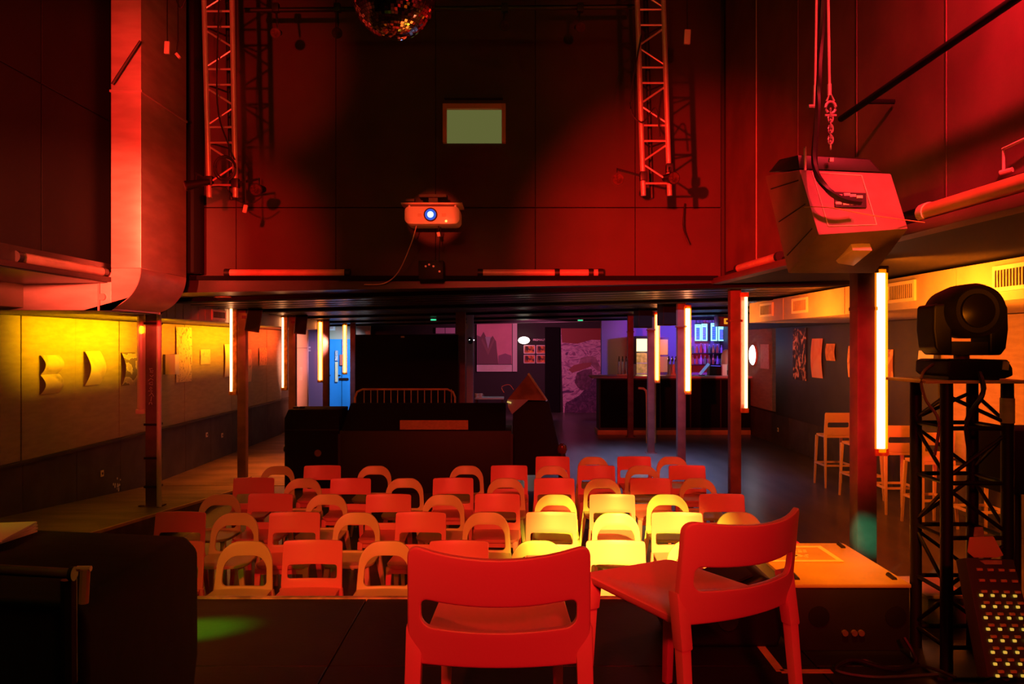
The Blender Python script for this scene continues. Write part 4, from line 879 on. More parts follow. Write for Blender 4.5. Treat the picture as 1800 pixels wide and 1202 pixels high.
poly2('crown', [(1018, 638), (1021, 629), (1034, 626), (1046, 627), (1052, 638), (1060, 655), (1048, 650), (1038, 640)], -0.014, mat('crown_print', (0.45, 0.22, 0.30), 0.6, noise=0.4, scale=6))
poly2('shade', [(1010, 672), (1014, 655), (1026, 650), (1040, 648), (1042, 665), (1034, 684), (1022, 686), (1015, 680)], -0.016, mat('shade_print', (0.20, 0.08, 0.16), 0.6, noise=0.5, scale=8))
MB().bb(-41*u2, 41*u2, -0.03, 0.0, -76*u2, -75*u2).build('bottom_rail', M['alu'], bn)
# door frame dark left of banner, door panel
struct('door_1', MB().bb(X_(958, 26.9), X_(984, 26.9), 26.85, 27.0, 0, Z_(575, 26.9)), M['black_matt'])
# left back: pink wall, grey wall, blue door
pw = struct('wall_rear_left', MB().bb(-6.0, X_(540, 21.3), 21.3, 21.45, 0, 2.95), mat('salmon_paint', (0.80, 0.50, 0.42), 0.6, noise=0.12, scale=1.5))
MB().bb(X_(526, 21.29), X_(531, 21.29), 21.288, 21.3, Z_(668, 21.3), Z_(645, 21.3)).build('smudge', M['tube_off'], pw); 
MB().bb(-6.0, X_(540, 21.29), 21.292, 21.3, Z_(612, 21.3), Z_(611.4, 21.3)).build('joint', M['wainscot'], pw)
struct('wall_rear_left_return', MB().bb(-6.0, X_(569, 22.5), 22.5, 22.6, 0, 2.95), mat('slate_paint', (0.28, 0.24, 0.34), 0.5))
for k, py in enumerate((609, 614.5)):
    flat('notice', 541, 546, py, py+3, 22.48, M['paper'], ('upper' if k == 0 else 'lower')+' of two tiny white notices on the slate wall', 'notice', 0.01)
db = struct('door_2', MB().bb(X_(576, 25.5), X_(626, 25.5), 25.5, 25.56, 0, Z_(596, 25.5)), mat('blue_door', (0.03, 0.30, 0.72), 0.35, noise=0.15, scale=0.8))
MB().bb(X_(600.5, 25.5), X_(601.2, 25.5), 25.49, 25.5, 0.0, Z_(597, 25.5)).build('door_gap', M['black_matt'], db)
for px in (579, 596): MB().bb(X_(px-3, 25.5), X_(px+3, 25.5), 25.45, 25.5, Z_(659.5, 25.5), Z_(658.5, 25.5)).build('door_handle', M['chrome'], db)
MB().bb(X_(596, 25.5), X_(613, 25.5), 25.47, 25.5, Z_(668, 25.5), Z_(664, 25.5)).build('push_bar', M['chrome'], db)
struct('wall_rear_beige', MB().bb(-6.0, -4.6, 25.56, 25.66, 0, 2.96), mat('beige_paint', (0.45, 0.38, 0.25), 0.6))
flat('leaflet', 589, 594, 636, 671, 25.44, mat('yellow_leaflet', (0.8, 0.65, 0.35), 0.6), 'long yellow leaflet hung on the blue door', 'leaflet', 0.01)
flat('leaflet', 597, 603, 623, 642, 25.44, mat('red_leaflet', (0.6, 0.12, 0.08), 0.6), 'small red leaflet on the blue door', 'leaflet', 0.01)
flat('leaflet', 589, 594, 616, 634, 25.44, printed('leaf_print', [(0.1, 0.1, 0.15), (0.8, 0.75, 0.7)], 8), 'small printed leaflet above the yellow one on the blue door', 'leaflet', 0.01)
t = thing('smoke_alarm_box', 'small white wall box above the blue door', 'box', P(583, 574, 25.4)); MB().box((0, 0.05, 0), (0.20, 0.1, 0.24)).build('case', M['paper'], t, bevel=0.01); MB().box((0, -0.002, 0), (0.1, 0.01, 0.14)).build('panel', M['tube_off'], t)
# centre posts and things at mid distance
o = struct('trim_8', MB().bb(X_(801, 16.5), X_(818, 16.5), 16.5, 16.7, 0, 2.98), M['column'], bevel=0.01)
struct('trim_9', MB().bb(X_(820, 17.0), X_(832, 17.0), 17.0, 17.15, 0, 2.98), mat('blue_grey_post', (0.35, 0.38, 0.5), 0.5), bevel=0.01)
spot('post_blue', (-0.2, 18.2, 2.7), (-0.9, 17.2, 1.5), 6, (0.35, 0.5, 1.0), 80)
t = thing('post_lamp', 'small dark lamp with white glints clamped on the blue lit post', 'stage lamp', P(826, 596, 16.8)); MB().tube([(0, 0, 0), (0.02, -0.1, -0.06)], 0.05, 12).build('can', M['black'], t)
for xx in (0.0, 0.09): MB().tube([(xx, -0.11, -0.02), (xx, -0.12, -0.02)], 0.012, 8).build('led', glow('led_white', (0.9, 0.95, 1), 3), t)
dk_ = thing('side_table', 'small white topped table lit blue behind the mixing desk', 'table', (X_(860, 18.5), 18.5, 0))
zt_ = Z_(699, 18.5); MB().bb(-0.34, 0.34, 0, 0.5, zt_-0.04, zt_).build('table_top', M['paper'], dk_, bevel=0.008)
for xx in (-0.3, 0.3):
    for yy in (0.05, 0.45): MB().bb(xx-0.02, xx+0.02, yy-0.02, yy+0.02, 0, zt_-0.04).build('leg', M['black'], dk_)
for px, lb in ((845, 'white round mug on the blue lit table'), (838, 'small pale cup on the blue lit table')):
    t = thing('mug', lb, 'mug', (X_(px, 18.6), 18.6, zt_)); MB().lathe([(0.03, 0), (0.045, 0.02), (0.045, 0.09), (0.04, 0.095)], 14).build('bowl', M['paper'], t); MB().tube([(0.04, 0, 0.02), (0.07, 0, 0.035), (0.07, 0, 0.065), (0.04, 0, 0.08)], 0.006, 6).build('handle', M['paper'], t)
spot('table_blue', (0.1, 18.0, 2.7), (-0.55, 18.7, 1.0), 14, (0.5, 0.6, 1.0), 40)
# projection screen / black masking panel
bs = thing('black_screen', 'large black masking screen standing behind the mixing desk', 'screen', (X_(715, 15.8), 15.8, 0))
MB().bb(-1.02, 1.02, 0, 0.05, 1.0, Z_(588, 15.8)).build('panel', M['black_matt'], bs)
for xx in (-0.95, 0.95): MB().bb(xx-0.03, xx+0.03, -0.2, 0.3, 0, 0.04).build('foot', M['black'], bs); MB().bb(xx-0.02, xx+0.02, 0, 0.04, 0.04, 1.0).build('post', M['black'], bs)
MB().box((-0.08, -0.01, Z_(592, 15.8)), (0.07, 0.02, 0.03)).build('label_plate', M['tube_off'], bs)
for (a, b, c, e, k) in ((767, 783, 566, 568.5, 0), (766, 782, 576, 586, 1), (783, 800, 576, 586, 2)):
    flat('wall_panel_sign', a, b, c, e, 26.85, mat('pink_sheet', (0.7, 0.45, 0.6), 0.6), ['thin', 'left', 'right'][k]+' pink lit strip seen above the black screen', 'sign', 0.02)
for k, (px, py, dd) in enumerate(((762, 562, 19.5), (1020, 563, 21.5), (1345, 517, 12.5))):
    t = thing('exit_light', 'tiny green emergency light %s' % ('above the black screen', 'above the tall banner', 'under the soffit by the right duct')[k], 'sign', P(px, py, dd)); MB().box((0, 0, 0), (0.16, 0.04, 0.05)).build('case', M['paper'], t); MB().box((0, -0.022, 0), (0.13, 0.006, 0.03)).build('lit_face', glow('exit_green', (0.05, 0.9, 0.4), 1.0), t)
    MB().bb(-0.01, 0.01, -0.01, 0.01, 0.02, sz(t.location.x)-t.location.z).build('hanger', M['black'], t)
# crowd barrier
cbx = thing('crowd_barrier', 'steel crowd barrier with rounded corners behind the mixing desk', 'barrier', (0, 14.6, 0)); d = 14.6
xl, xr_, zt_ = X_(624, d), X_(800, d), Z_(684, d)
MB().tube([(xl, 0, 0.2), (xl, 0, zt_-0.15), (xl+0.04, 0, zt_-0.05), (xl+0.14, 0, zt_), (xr_-0.14, 0, zt_), (xr_-0.04, 0, zt_-0.05), (xr_, 0, zt_-0.15), (xr_, 0, 0.2)], 0.02, 10).build('frame', M['case_top'], cbx)
MB().tube([(xl, 0, 0.25), (xr_, 0, 0.25)], 0.018, 8).build('bottom_rail', M['case_top'], cbx)
for k in range(14): x = X_(640+k*11.8, d); MB().tube([(x, 0, 0.25), (x, 0, zt_)], 0.008, 6).build('bar', M['case_top'], cbx)
for x in (xl+0.1, xr_-0.1): MB().bb(x-0.03, x+0.03, -0.3, 0.3, 0, 0.03).build('foot', M['alu'], cbx); MB().bb(x-0.015, x+0.015, -0.015, 0.015, 0.03, 0.25).build('foot_post', M['alu'], cbx)
# mixing position
d = 12.4
mc = thing('mixing_desk', 'long black flight case desk behind the audience with an orange paper on it', 'desk', (X_(748, d), d, 0))
w = (900-597)/2*d/F
MB().bb(-w, w, 0, 0.9, 0, Z_(757, d)).build('case_body', mat('desk_case', (0.006, 0.003, 0.003), 0.6, noise=0.2), mc, bevel=0.015)
zf, zb_ = Z_(757, d), Z_(708, d+0.9)
MB().prism([(0.0, zf), (0.9, zf), (0.9, zb_), (0.7, zb_)], -w+0.03, w-0.1, 'x').build('desk_lid', M['black_matt'], mc)
for s in (-1, 1): MB().bb(s*w-0.02, s*w+0.02, -0.01, 0.05, 0.1, zf-0.05).build('corner_edge', M['black'], mc)
pn = Vector((0, zb_-zf, -0.7)).normalized()
def onlid(px, t, off): 
    y = t*0.7; return Vector((X_(px, d+y)-mc.location.x, y, zf+(zb_-zf)*t))+Vector((0, -off*0.6, off))
ps = [onlid(703, 0.03, 0.004), onlid(823, 0.03, 0.004), onlid(823, 0.36, 0.004), onlid(703, 0.36, 0.004)]
o = MB().hexa([p for p in ps]+[p+Vector((0, -0.003, 0.004)) for p in ps]).build('desk_paper', M['orange_paper']); o.location = mc.location; tag(o, 'long orange paper strip lying on the sloping mixing desk', 'paper')
lcx = thing('flight_case', 'black flight case standing left of the mixing desk', 'case', (X_(548, 12.6), 12.6, 0)); w = 48*12.6/F
MB().prism([(-w, 0), (w, 0), (w, Z_(720, 12.6)), (-w+0.06, Z_(720, 12.6)), (-w, Z_(735, 12.6))], 0, 0.7, 'y').build('body', M['black_matt'], lcx, bevel=0.01)
MB().lathe([(0.055, -0.02), (0.05, 0.01)], 16, c=(0.1, 0, Z_(796, 12.6)), axis='y').build('dish', M['column'], lcx)
MB().tube([(-w-0.03, 0.1, Z_(790, 12.6)), (-w+0.01, 0.1, Z_(790, 12.6))], 0.05, 10).build('catch', M['black'], lcx)
MB().bb(-w, w, -0.006, 0, Z_(755, 12.6)-0.01, Z_(755, 12.6)).build('lid_line', M['black'], lcx)
for xx in (-0.35, -0.25): MB().bb(xx, xx+0.06, 0.2, 0.3, Z_(720, 12.6), Z_(720, 12.6)+0.03).build('clip', M['black'], lcx)
# covered rack tower right of the desk
tw = thing('covered_rack', 'tall rack under a black cover right of the mixing desk', 'rack', (0, 12.9, 0)); d = 12.9
q = [(900.5, 835), (985, 835), (982, 780), (965, 706), (903, 706), (900.5, 760)]
MB().prism([(X_(a, d), max(0, Z_(b, d))) for a, b in q], 0, 0.8, 'y').build('cover', M['cloth_black'], tw, bevel=0.02)
pyr = thing('glass_pyramid_hood', 'tent shaped clear hood catching red light on top of the covered rack', 'hood', (0, 12.85, 0)); d = 12.85
gm = mat('hood_sheet', (0.30, 0.16, 0.14), 0.35, noise=0.5, scale=4)
apex = P(929, 657, d+0.35); c = [P(892, 702, d), P(961, 704, d), P(958, 700, d+0.7), P(897, 698, d+0.7)]
o0 = Vector(pyr.location)
MB().add([v-o0 for v in c]+[apex-o0], [(0, 1, 4), (1, 2, 4), (2, 3, 4), (3, 0, 4), (3, 2, 1, 0)]).build('sheet', gm, pyr, smooth=False)
MB().tube([apex-o0, c[1]-o0], 0.02, 8).build('edge_bar', M['alu'], pyr)
dv = P(897, 727, d); MB().add([v-o0 for v in (c[0]+Vector((0, -0.01, 0)), P(930, 702, d-0.01), P(900, 728, d-0.01), P(893, 715, d-0.01), c[0]+Vector((0, .03, 0)), P(930, 702, d+0.03), P(900, 728, d+0.03), P(893, 715, d+0.03))], [(0, 1, 2, 3), (7, 6, 5, 4), (0, 4, 5, 1), (1, 5, 6, 2), (2, 6, 7, 3), (3, 7, 4, 0)]).build('blue_flap', mat('blue_flap', (0.25, 0.28, 0.42), 0.5), pyr)
MB().box(P(895, 707, d-0.03)-o0, (0.07, 0.02, 0.025), Matrix.Rotation(0.3, 3, 'Y')).build('yellow_tag', mat('yellow_tag', (0.8, 0.9, 0.3), 0.5, emis=(0.7, 0.8, 0.2), estr=0.5), pyr)
cable([P(903, 685, 12.85), P(895, 676, 12.85), P(882, 680, 12.85), P(886, 690, 12.85)], 0.006, 'small pale gooseneck wire beside the tent shaped hood', m=M['tube_off'])
t = thing('floor_lantern', 'small round headed dark lantern behind the sixth row of chairs', 'lamp', P(988, 790, 11.6)); MB().lathe([(0.02, 0.09), (0.06, 0.06), (0.075, 0.0), (0.06, -0.05)], 16).build('head', mat('dark_red_shine', (0.12, 0.02, 0.02), 0.2), t); MB().lathe([(0.05, -0.05), (0.06, -Z_(790, 11.6)+0.001)], 12).build('stand', M['black'], t)
# ================================================================== CHAIRS
def leg_mb(p0, p1, w0, w1, dd=0.8):
    p0, p1 = Vector(p0), Vector(p1); mb = MB()
    a = [p0+Vector((x*w0/2, y*w0*dd/2, 0)) for x, y in ((-1, -1), (1, -1), (1, 1), (-1, 1))]
    b = [p1+Vector((x*w1/2, y*w1*dd/2, 0)) for x, y in ((-1, -1), (1, -1), (1, 1), (-1, 1))]
    return mb.hexa(a+b)
def seat_mb(wb, wf, y0, y1, z, th, rf, dish=0.012, n=10):
    """rounded front seat plate in local xy; back edge at y0, front edge at y1 (y1<y0 means it faces -y)"""
    s = 1 if y1 > y0 else -1; L = abs(y1-y0)
    pts = []
    pts.append((-wb/2, 0)); pts.append((wb/2, 0))
    for k in range(n+1):
        a = k/n*PI/2; pts.append((wf/2-rf+rf*math.cos(a), L-rf+rf*math.sin(a)))
    for k in range(n+1):
        a = PI/2+k/n*PI/2; pts.append((-wf/2+rf+rf*math.cos(a), L-rf+rf*math.sin(a)))
    m = len(pts); vs = []; fs = []
    cx, cy = 0, L/2
    fr_ = [1, 0.93, 0.6, 0.25]
    for i, f in enumerate(fr_):
        for x, y in pts: vs.append((cx+(x-cx)*f, y0+s*(cy+(y-cy)*f), z-(dish*(1-f**2)) if i else z-0.004))
    c0 = len(vs); vs.append((cx, y0+s*cy, z-dish))
    b0 = len(vs)
    for x, y in pts: vs.append((x*0.97, y0+s*(cy+(y-cy)*0.97), z-th))
    for i in range(len(fr_)-1):
        for k in range(m): k2 = (k+1) % m; fs.append((i*m+k, i*m+k2, (i+1)*m+k2, (i+1)*m+k))
    for k in range(m):
        k2 = (k+1) % m; fs.append(((len(fr_)-1)*m+k, (len(fr_)-1)*m+k2, c0)); fs.append((k, k2, b0+k2, b0+k))
    fs.append(tuple(b0+k for k in range(m)))
    return MB().add(vs, fs)
def make_slot_chair():
    t = thing('slot_back_chair', 'x', 'chair')
    def fn(x, z):
        v = (z-0.42)/0.37; return (x*(1.0-0.03*v), 0.08*v-0.75*x*x*(0.4+0.6*v)+(0.02 if v < 0 else 0), z)
    o_ = rrect(-0.235, 0.235, 0.38, 0.79, (0.02, 0.02, 0.022, 0.022)); h_ = rrect(-0.193, 0.193, 0.508, 0.612, (0.022,)*4)
    m = M['slot_plastic']
    ring_plate(o_, h_, fn, 0.022, 5).build('backrest', m, t, bevel=0.004)
    seat_mb(0.44, 0.45, 0.02, -0.43, 0.445, 0.035, 0.07).build('seat', m, t, bevel=0.003)
    MB().bb(-0.2, 0.2, -0.40, -0.38, 0.36, 0.415).build('apron', m, t, bevel=0.004)
    for s in (-1, 1):
        leg_mb((s*0.235, 0.10, 0), (s*0.215, -0.01, 0.44), 0.034, 0.05).build('leg', m, t, bevel=0.004)
        leg_mb((s*0.215, -0.42, 0), (s*0.20, -0.39, 0.42), 0.032, 0.05).build('leg', m, t, bevel=0.004)
    return t
def make_arch_chair():
    t = thing('arch_back_chair', 'x', 'chair')
    def fn(x, z):
        v = max(0, (z-0.42)/0.36); return (x*(1-0.10*v), 0.09*v-0.9*x*x*(0.5+0.5*v), z)
    o_ = rrect(-0.225, 0.225, 0.40, 0.78, (0.02, 0.02, 0.155, 0.155), 9, 6); h_ = rrect(-0.176, 0.176, 0.455, 0.675, (0.04, 0.04, 0.105, 0.105), 9, 6)
    m = M['arch_plastic']
    ring_plate(o_, h_, fn, 0.026, 4).build('backrest', m, t, bevel=0.005)
    seat_mb(0.44, 0.46, 0.02, -0.42, 0.44, 0.03, 0.16).build('seat', m, t, bevel=0.004)
    for s in (-1, 1):
        leg_mb((s*0.245, 0.12, 0), (s*0.20, -0.0, 0.43), 0.028, 0.055).build('leg', m, t, bevel=0.005)
        leg_mb((s*0.22, -0.38, 0), (s*0.165, -0.31, 0.42), 0.026, 0.05).build('leg', m, t, bevel=0.005)
    return t
slot0, arch0 = make_slot_chair(), make_arch_chair()
rows = [
 (950, [('S', 311), ('R', 434), ('S', 551), ('R', 681), ('S', 807), ('R', 945), ('S', 1081), ('R', 1218), ('S', 1352)]),
 (900, [('S', 319), ('R', 417), ('S', 520), ('R', 628), ('S', 740), ('R', 855), ('S', 969), ('R', 1081), ('S', 1188), ('R', 1298)]),
 (868, [('R', 389), ('S', 476), ('R', 575), ('S', 684), ('R', 780), ('S', 874), ('R', 976), ('S', 1075), ('R', 1172), ('S', 1267)]),
 (840, [('S', 447), ('R', 534), ('S', 618), ('R', 712), ('S', 797), ('R', 889), ('S', 974), ('R', 1058), ('S', 1142), ('R', 1226)]),
 (818, [('R', 490), ('S', 568), ('R', 659), ('R', 820), ('S', 895), ('R', 970), ('S', 1048), ('R', 1128), ('S', 1207)]),
 (802, [('S', 971), ('R', 1042), ('S', 1114), ('R', 1181)])]
used = {}
for ri, (py, lst) in enumerate(rows):
    d = F*(EYE-0.79)/(py-CY)
    for ci, (kd, px) in enumerate(lst):
        src = slot0 if kd == 'S' else arch0
        c = src if kd not in used else copy_tree(src); used[kd] = 1
        c.location = (X_(px, d), d-0.07+random.uniform(-0.02, 0.02), 0.0 if d < 14 else 0)
        c.rotation_euler = (0, 0, random.uniform(-0.05, 0.05))
        c['group'] = 'audience chairs in rows'; c['category'] = 'chair'
        kind = 'straight slotted back chair' if kd == 'S' else 'rounded arch back chair'
        c['label'] = '%s, %s from the left in the %s row from the stage' % (kind, ORD[ci+1], ORD[ri+1])
def make_stage_chair():
    t = thing('stage_chair', 'x', 'chair')
    m = M['stage_plastic']
    def fn(x, z):
        v = (z-0.46)/0.33; dip = 0.020*(1-(x/0.25)**2)*max(0, v)
        low = 0.03*(1-(x/0.25)**2)*max(0, 0.6-v) if v < 0.6 else 0
        return (x*(1.0-0.015*v), -0.09*v+1.5*x*x*(0.45+0.55*v)-0.02, z-dip+0.0*low)
    o_ = rrect(-0.245, 0.245, 0.468, 0.795, (0.01, 0.01, 0.035, 0.035), 6, 10); h_ = rrect(-0.207, 0.207, 0.578, 0.655, (0.03, 0.03, 0.02, 0.02), 6, 10)
    ring_plate(o_, h_, fn, 0.026, 5).build('backrest', m, t, bevel=0.007, seg=3)
    seat_mb(0.45, 0.41, 0.03, 0.585, 0.487, 0.036, 0.035, 0.02).build('seat', M['stage_plastic'], t, bevel=0.012, seg=3)
    for s in (-1, 1):
        l1 = leg_mb((s*0.236, -0.03, 0.0), (s*0.229, 0.012, 0.43), 0.030, 0.036, 1.0).build('leg', m, t, bevel=0.004)
        leg_mb((s*0.229, 0.008, 0.40), (s*0.226, 0.034, 0.57), 0.044, 0.046, 1.0).build('leg_socket', m, l1, bevel=0.008)
        l2 = leg_mb((s*0.192, 0.585, 0.0), (s*0.184, 0.560, 0.38), 0.030, 0.036, 1.0).build('leg', m, t, bevel=0.004)
        leg_mb((s*0.186, 0.558, 0.36), (s*0.180, 0.552, 0.475), 0.046, 0.050, 1.0).build('leg_socket', m, l2, bevel=0.006)
    MB().tube([(0.12, 0.50, 0.428), (0.12, 0.50, 0.44)], 0.012, 8).build('stud', m, t)
    return t
s1 = make_stage_chair(); s1['label'] = 'red plastic chair standing front centre on the stage, back to viewer'; s1['group'] = 'red chairs on the stage'
s1.location = (X_(877, 2.1), 2.11, 1.0)
s2 = copy_tree(s1); s2['label'] = 'red plastic chair turned sideways on the stage, beside the flight case'
s2.location = (0.714, 2.50, 1.0); s2.rotation_euler = (0, 0, math.radians(29))
# ================================================================== BAR STOOLS
def make_stool():
    t = thing('bar_stool', 'x', 'stool'); m = M['stool_wood']
    fn = lambda x, z: (x, 0.0-0.4*x*x-0.08*(z-0.8), z)
    o_ = rrect(-0.22, 0.22, 0.84, 1.21, (0.02,)*4); h_ = rrect(-0.17, 0.17, 0.97, 1.05, (0.02,)*4)
    ring_plate(o_, h_, lambda x, z: (x, 0.5*x*x-0.15*(z-0.8), z), 0.02, 3).build('backrest', m, t, bevel=0.004)
    seat_mb(0.43, 0.43, 0.0, 0.40, 0.84, 0.04, 0.05).build('seat', m, t, bevel=0.004)
    for s in (-1, 1):
        leg_mb((s*0.225, -0.06, 0), (s*0.205, 0.0, 0.85), 0.03, 0.045).build('leg', m, t, bevel=0.004); leg_mb((s*0.22, 0.42, 0), (s*0.20, 0.37, 0.81), 0.03, 0.045).build('leg', m, t, bevel=0.004)
        MB().bb(s*0.213-0.01, s*0.213+0.01, -0.03, 0.40, 0.34, 0.37).build('stretcher', m, t)
    MB().bb(-0.21, 0.21, -0.035, -0.015, 0.34, 0.37).build('stretcher', m, t); MB().bb(-0.21, 0.21, 0.385, 0.405, 0.34, 0.37).build('stretcher', m, t)
    return t
s0 = None
for i, (px, d, rz, lb) in enumerate(((1473, 12.85, 0.0, 'tall pale bar stool farthest back, before the dark board'), (1524, 11.8, 0.05, 'tall bar stool mostly hidden behind the brightest column'), (1583, 10.85, 0.0, 'tall bar stool just right of the brightest tube lamp'), (1648, 10.0, 0.08, 'tall bar stool seen through the left side of the truss tower'), (1737, 9.3, 0.0, 'nearest tall bar stool, seen through the right of the truss tower'))):
    s = make_stool() if s0 is None else copy_tree(s0); s0 = s0 or s
    s['label'] = lb; s['group'] = 'tall bar stools along the right wall'; s.location = (X_(px, d), d, 0); s.rotation_euler = (0, 0, rz)
# ================================================================== STAGE THINGS
fc = thing('flight_case', 'flight case with orange lit top at the stage edge beside the red chair', 'case', (1.44, 3.42, 1.0))
fcb = MB().hexa([(-0.235, 0, 0), (0.262, 0, 0), (0.262, 0.70, 0), (-0.235, 0.70, 0), (-0.235, 0, 0.272), (0.262, 0, 0.272), (0.262, 0.70, 0.272), (-0.235, 0.70, 0.272)]).build('body', M['black'], fc, bevel=0.008)
fct = MB().bb(-0.24, 0.266, -0.004, 0.704, 0.272, 0.288).build('top_board', M['case_top'], fc, bevel=0.004)
for x, y in ((0.225, 0.06), (0.225, 0.60), (-0.20, 0.06), (-0.20, 0.60)): MB().tube([(x, y, 0.29), (x+0.004, y+0.07, 0.292)], 0.011, 8).build('foot', M['black'], fct)
for xx in (-0.13, 0.2):
    MB().lathe([(0.045, 0.01), (0.045, -0.004), (0.02, -0.006)], 20, c=(xx, 0, 0.15), axis='y').build('handle_dish', M['black_shiny'], fcb)
for xx in (-0.02, 0.02, 0.05): MB().tube([(xx, 0.0, 0.08), (xx, -0.012, 0.08)], 0.013, 10).build('socket', M['column'], fcb)
fly = thing('flyer', 'framed yellow and white flyer lying on the orange topped flight case', 'flyer', (1.36, 3.86, 1.289))
MB().bb(-0.16, 0.20, -0.10, 0.19, 0.0, 0.002).build('sheet', M['case_top'], fly)
for q in ((-0.16, 0.20, -0.10, -0.075), (-0.16, 0.20, 0.165, 0.19), (0.175, 0.20, -0.075, 0.165)): MB().bb(q[0], q[1], q[2], q[3], 0.002, 0.004).build('border', M['paper'], fly)
mb = MB(); random.seed(5)
for rr in range(2):
    x = -0.12
    while x < 0.09: w = random.uniform(0.008, 0.02); mb.bb(x, x+w, 0.10-rr*0.03, 0.115-rr*0.03, 0.002, 0.003); x += w+0.006
for k in range(22):
    a, b = random.gauss(-0.01, 0.03), random.gauss(0.0, 0.018); mb.box((a, b, 0.003), (0.016, 0.012, 0.0015), Matrix.Rotation(random.random()*3, 3, 'Z'))
mb.build('print', M['paper'], fly)
# wedge monitor behind the second chair
wm = thing('floor_monitor', 'black wedge floor monitor lying behind the turned red chair', 'speaker', (0.93, 3.62, 1.0))
MB().prism([(-0.25, 0.02), (-0.22, 0.0), (0.22, 0.0), (0.235, 0.05), (0.20, 0.29), (0.15, 0.31), (0.02, 0.25), (-0.24, 0.13), (-0.265, 0.07)], -0.16, 0.20, 'y').build('cabinet', M['black_shiny'], wm, bevel=0.02, seg=3)
MB().prism([(-0.20, 0.158), (0.12, 0.302), (0.115, 0.312), (-0.205, 0.168)], -0.13, 0.17, 'y').build('grille', M['black'], wm)
MB().tube([(0.0, -0.165, 0.12), (0.0, -0.17, 0.12)], 0.045, 16).build('handle_dish', M['black'], wm)
# floor tape
tp = thing('floor_tape', 'orange tape marking an angle on the stage floor', 'tape', (0, 0, 1.0))
def strip(pts, w=0.035):
    for (a, b) in zip(pts[:-1], pts[1:]):
        a, b = Vector(a), Vector(b); n = Vector((-(b-a).y, (b-a).x, 0)).normalized()*w/2
        q = [a-n, b-n, b+n, a+n]; MB().hexa([p+Vector((0, 0, 0.0002)) for p in q]+[p+Vector((0, 0, 0.002)) for p in q]).build('strip', M['tape'], tp)
g = lambda px, py: ((px-CX)*1.32/(py-CY), 1.32*F/(py-CY), 0)
strip([g(1325, 1120), g(1372, 1180), g(1462, 1180)])
# truss tower with moving head
tt = thing('truss_tower', 'black square truss tower standing on the right of the stage', 'truss', (1.86, 3.32, 1.0))
H_ = Z_(672, 3.25)-1.0; s = 0.122; cs = [(-s, -s), (s, -s), (s, s), (-s, s)]
MB().bb(-0.2, 0.2, -0.2, 0.2, 0, 0.012).build('base_plate', M['black'], tt, bevel=0.003)
for x, y in cs: MB().tube([(x, y, 0.012), (x, y, H_)], 0.024, 14).build('chord', M['black_shiny'], tt)
for fi in range(4):
    (xa, ya), (xb, yb) = cs[fi], cs[(fi+1) % 4]; z = 0.10; k = 0
    while z < H_-0.1:
        MB().tube([(xa, ya, z), (xb, yb, z)], 0.009, 8).build('rung', M['black_shiny'], tt)
        z1 = min(z+0.2, H_-0.05)
        p, q = ((xa, ya, z+0.02), (xb, yb, z1)) if (k+fi) % 2 else ((xb, yb, z+0.02), (xa, ya, z1))
        MB().tube([p, q], 0.008, 8).build('brace', M['black_shiny'], tt); z += 0.22; k += 1
MB().lathe([(0.027, 0), (0.027, 0.10)], 14, c=(s, -s, H_-0.16)).build('tape_wrap', M['edge'], tt)
tpz = 1.0+H_
pt = thing('tower_plate', 'thin yellow edged board on top of the truss tower', 'board', (1.83, 3.32, tpz)); MB().bb(-0.20, 0.225, -0.17, 0.17, 0.0, 0.012).build('board', M['case_top'], pt, bevel=0.002)
mh = thing('moving_head_light', 'black moving head stage light on top of the truss tower', 'stage lamp', (X_(1690, 3.3), 3.3, tpz+0.012)); u = 3.3/F
zz = lambda py: Z_(py, 3.3)-tpz-0.012
xx = lambda px: X_(px, 3.3)-mh.location.x
mhb = MB().prism([(xx(1636), zz(655)), (xx(1637), zz(634)), (xx(1645), zz(631)), (xx(1738), zz(631)), (xx(1746), zz(645)), (xx(1747), zz(658)), (xx(1735), zz(663)), (xx(1650), zz(664))], -0.13, 0.13, 'y').build('base', M['black_shiny'], mh, bevel=0.008)
for px in (1650, 1725): MB().bb(xx(px-6), xx(px+6), -0.1, 0.1, 0.0, zz(660)).build('foot', M['black'], mh)
MB().box((xx(1733), -0.133, zz(641)), (0.025, 0.004, 0.035), Matrix.Rotation(0.1, 3, 'Y')).build('label_plate', M['edge'], mhb)
MB().lathe([(0.03, zz(632)), (0.03, zz(622))], 16).build('pan_joint', M['edge'], mh)
MB().prism([(xx(1656), zz(624)), (xx(1740), zz(624)), (xx(1750), zz(617)), (xx(1722), zz(600)), (xx(1662), zz(600)), (xx(1640), zz(617))], -0.06, 0.06, 'y').build('yoke_base', mat('olive_plastic', (0.03, 0.026, 0.012), 0.5), mh, bevel=0.006)
for (a, b) in ((1626, 1658), (1722, 1754)):
    pts = [(xx(a), zz(540)), (xx(a+4), zz(536)), (xx(b-3), zz(535)), (xx(b), zz(538)), (xx(b), zz(622)), (xx(a+14 if a < 1700 else b-2), zz(624)), (xx(a+3), zz(612)), (xx(a-1 if a < 1700 else a), zz(580))] if a < 1700 else [(xx(a), zz(538)), (xx(a+3), zz(535)), (xx(b-4), zz(536)), (xx(b), zz(541)), (xx(b+1), zz(580)), (xx(b-3), zz(612)), (xx(b-12), zz(624)), (xx(a), zz(622))]
    MB().prism(pts, -0.07, 0.07, 'y').build('yoke_arm', M['black_shiny'], mh, bevel=0.01, seg=3)
cz = zz(548); rr = 47*u
mhh = MB().lathe([(rr*0.55, 0.17), (rr*0.85, 0.12), (rr, 0.02), (rr*1.0, -0.10), (rr*0.9, -0.14), (rr*0.86, -0.13), (rr*0.80, -0.115), (0.02, -0.11)], 36, c=(0, 0, cz), axis='y').build('head', M['black_shiny'], mh)
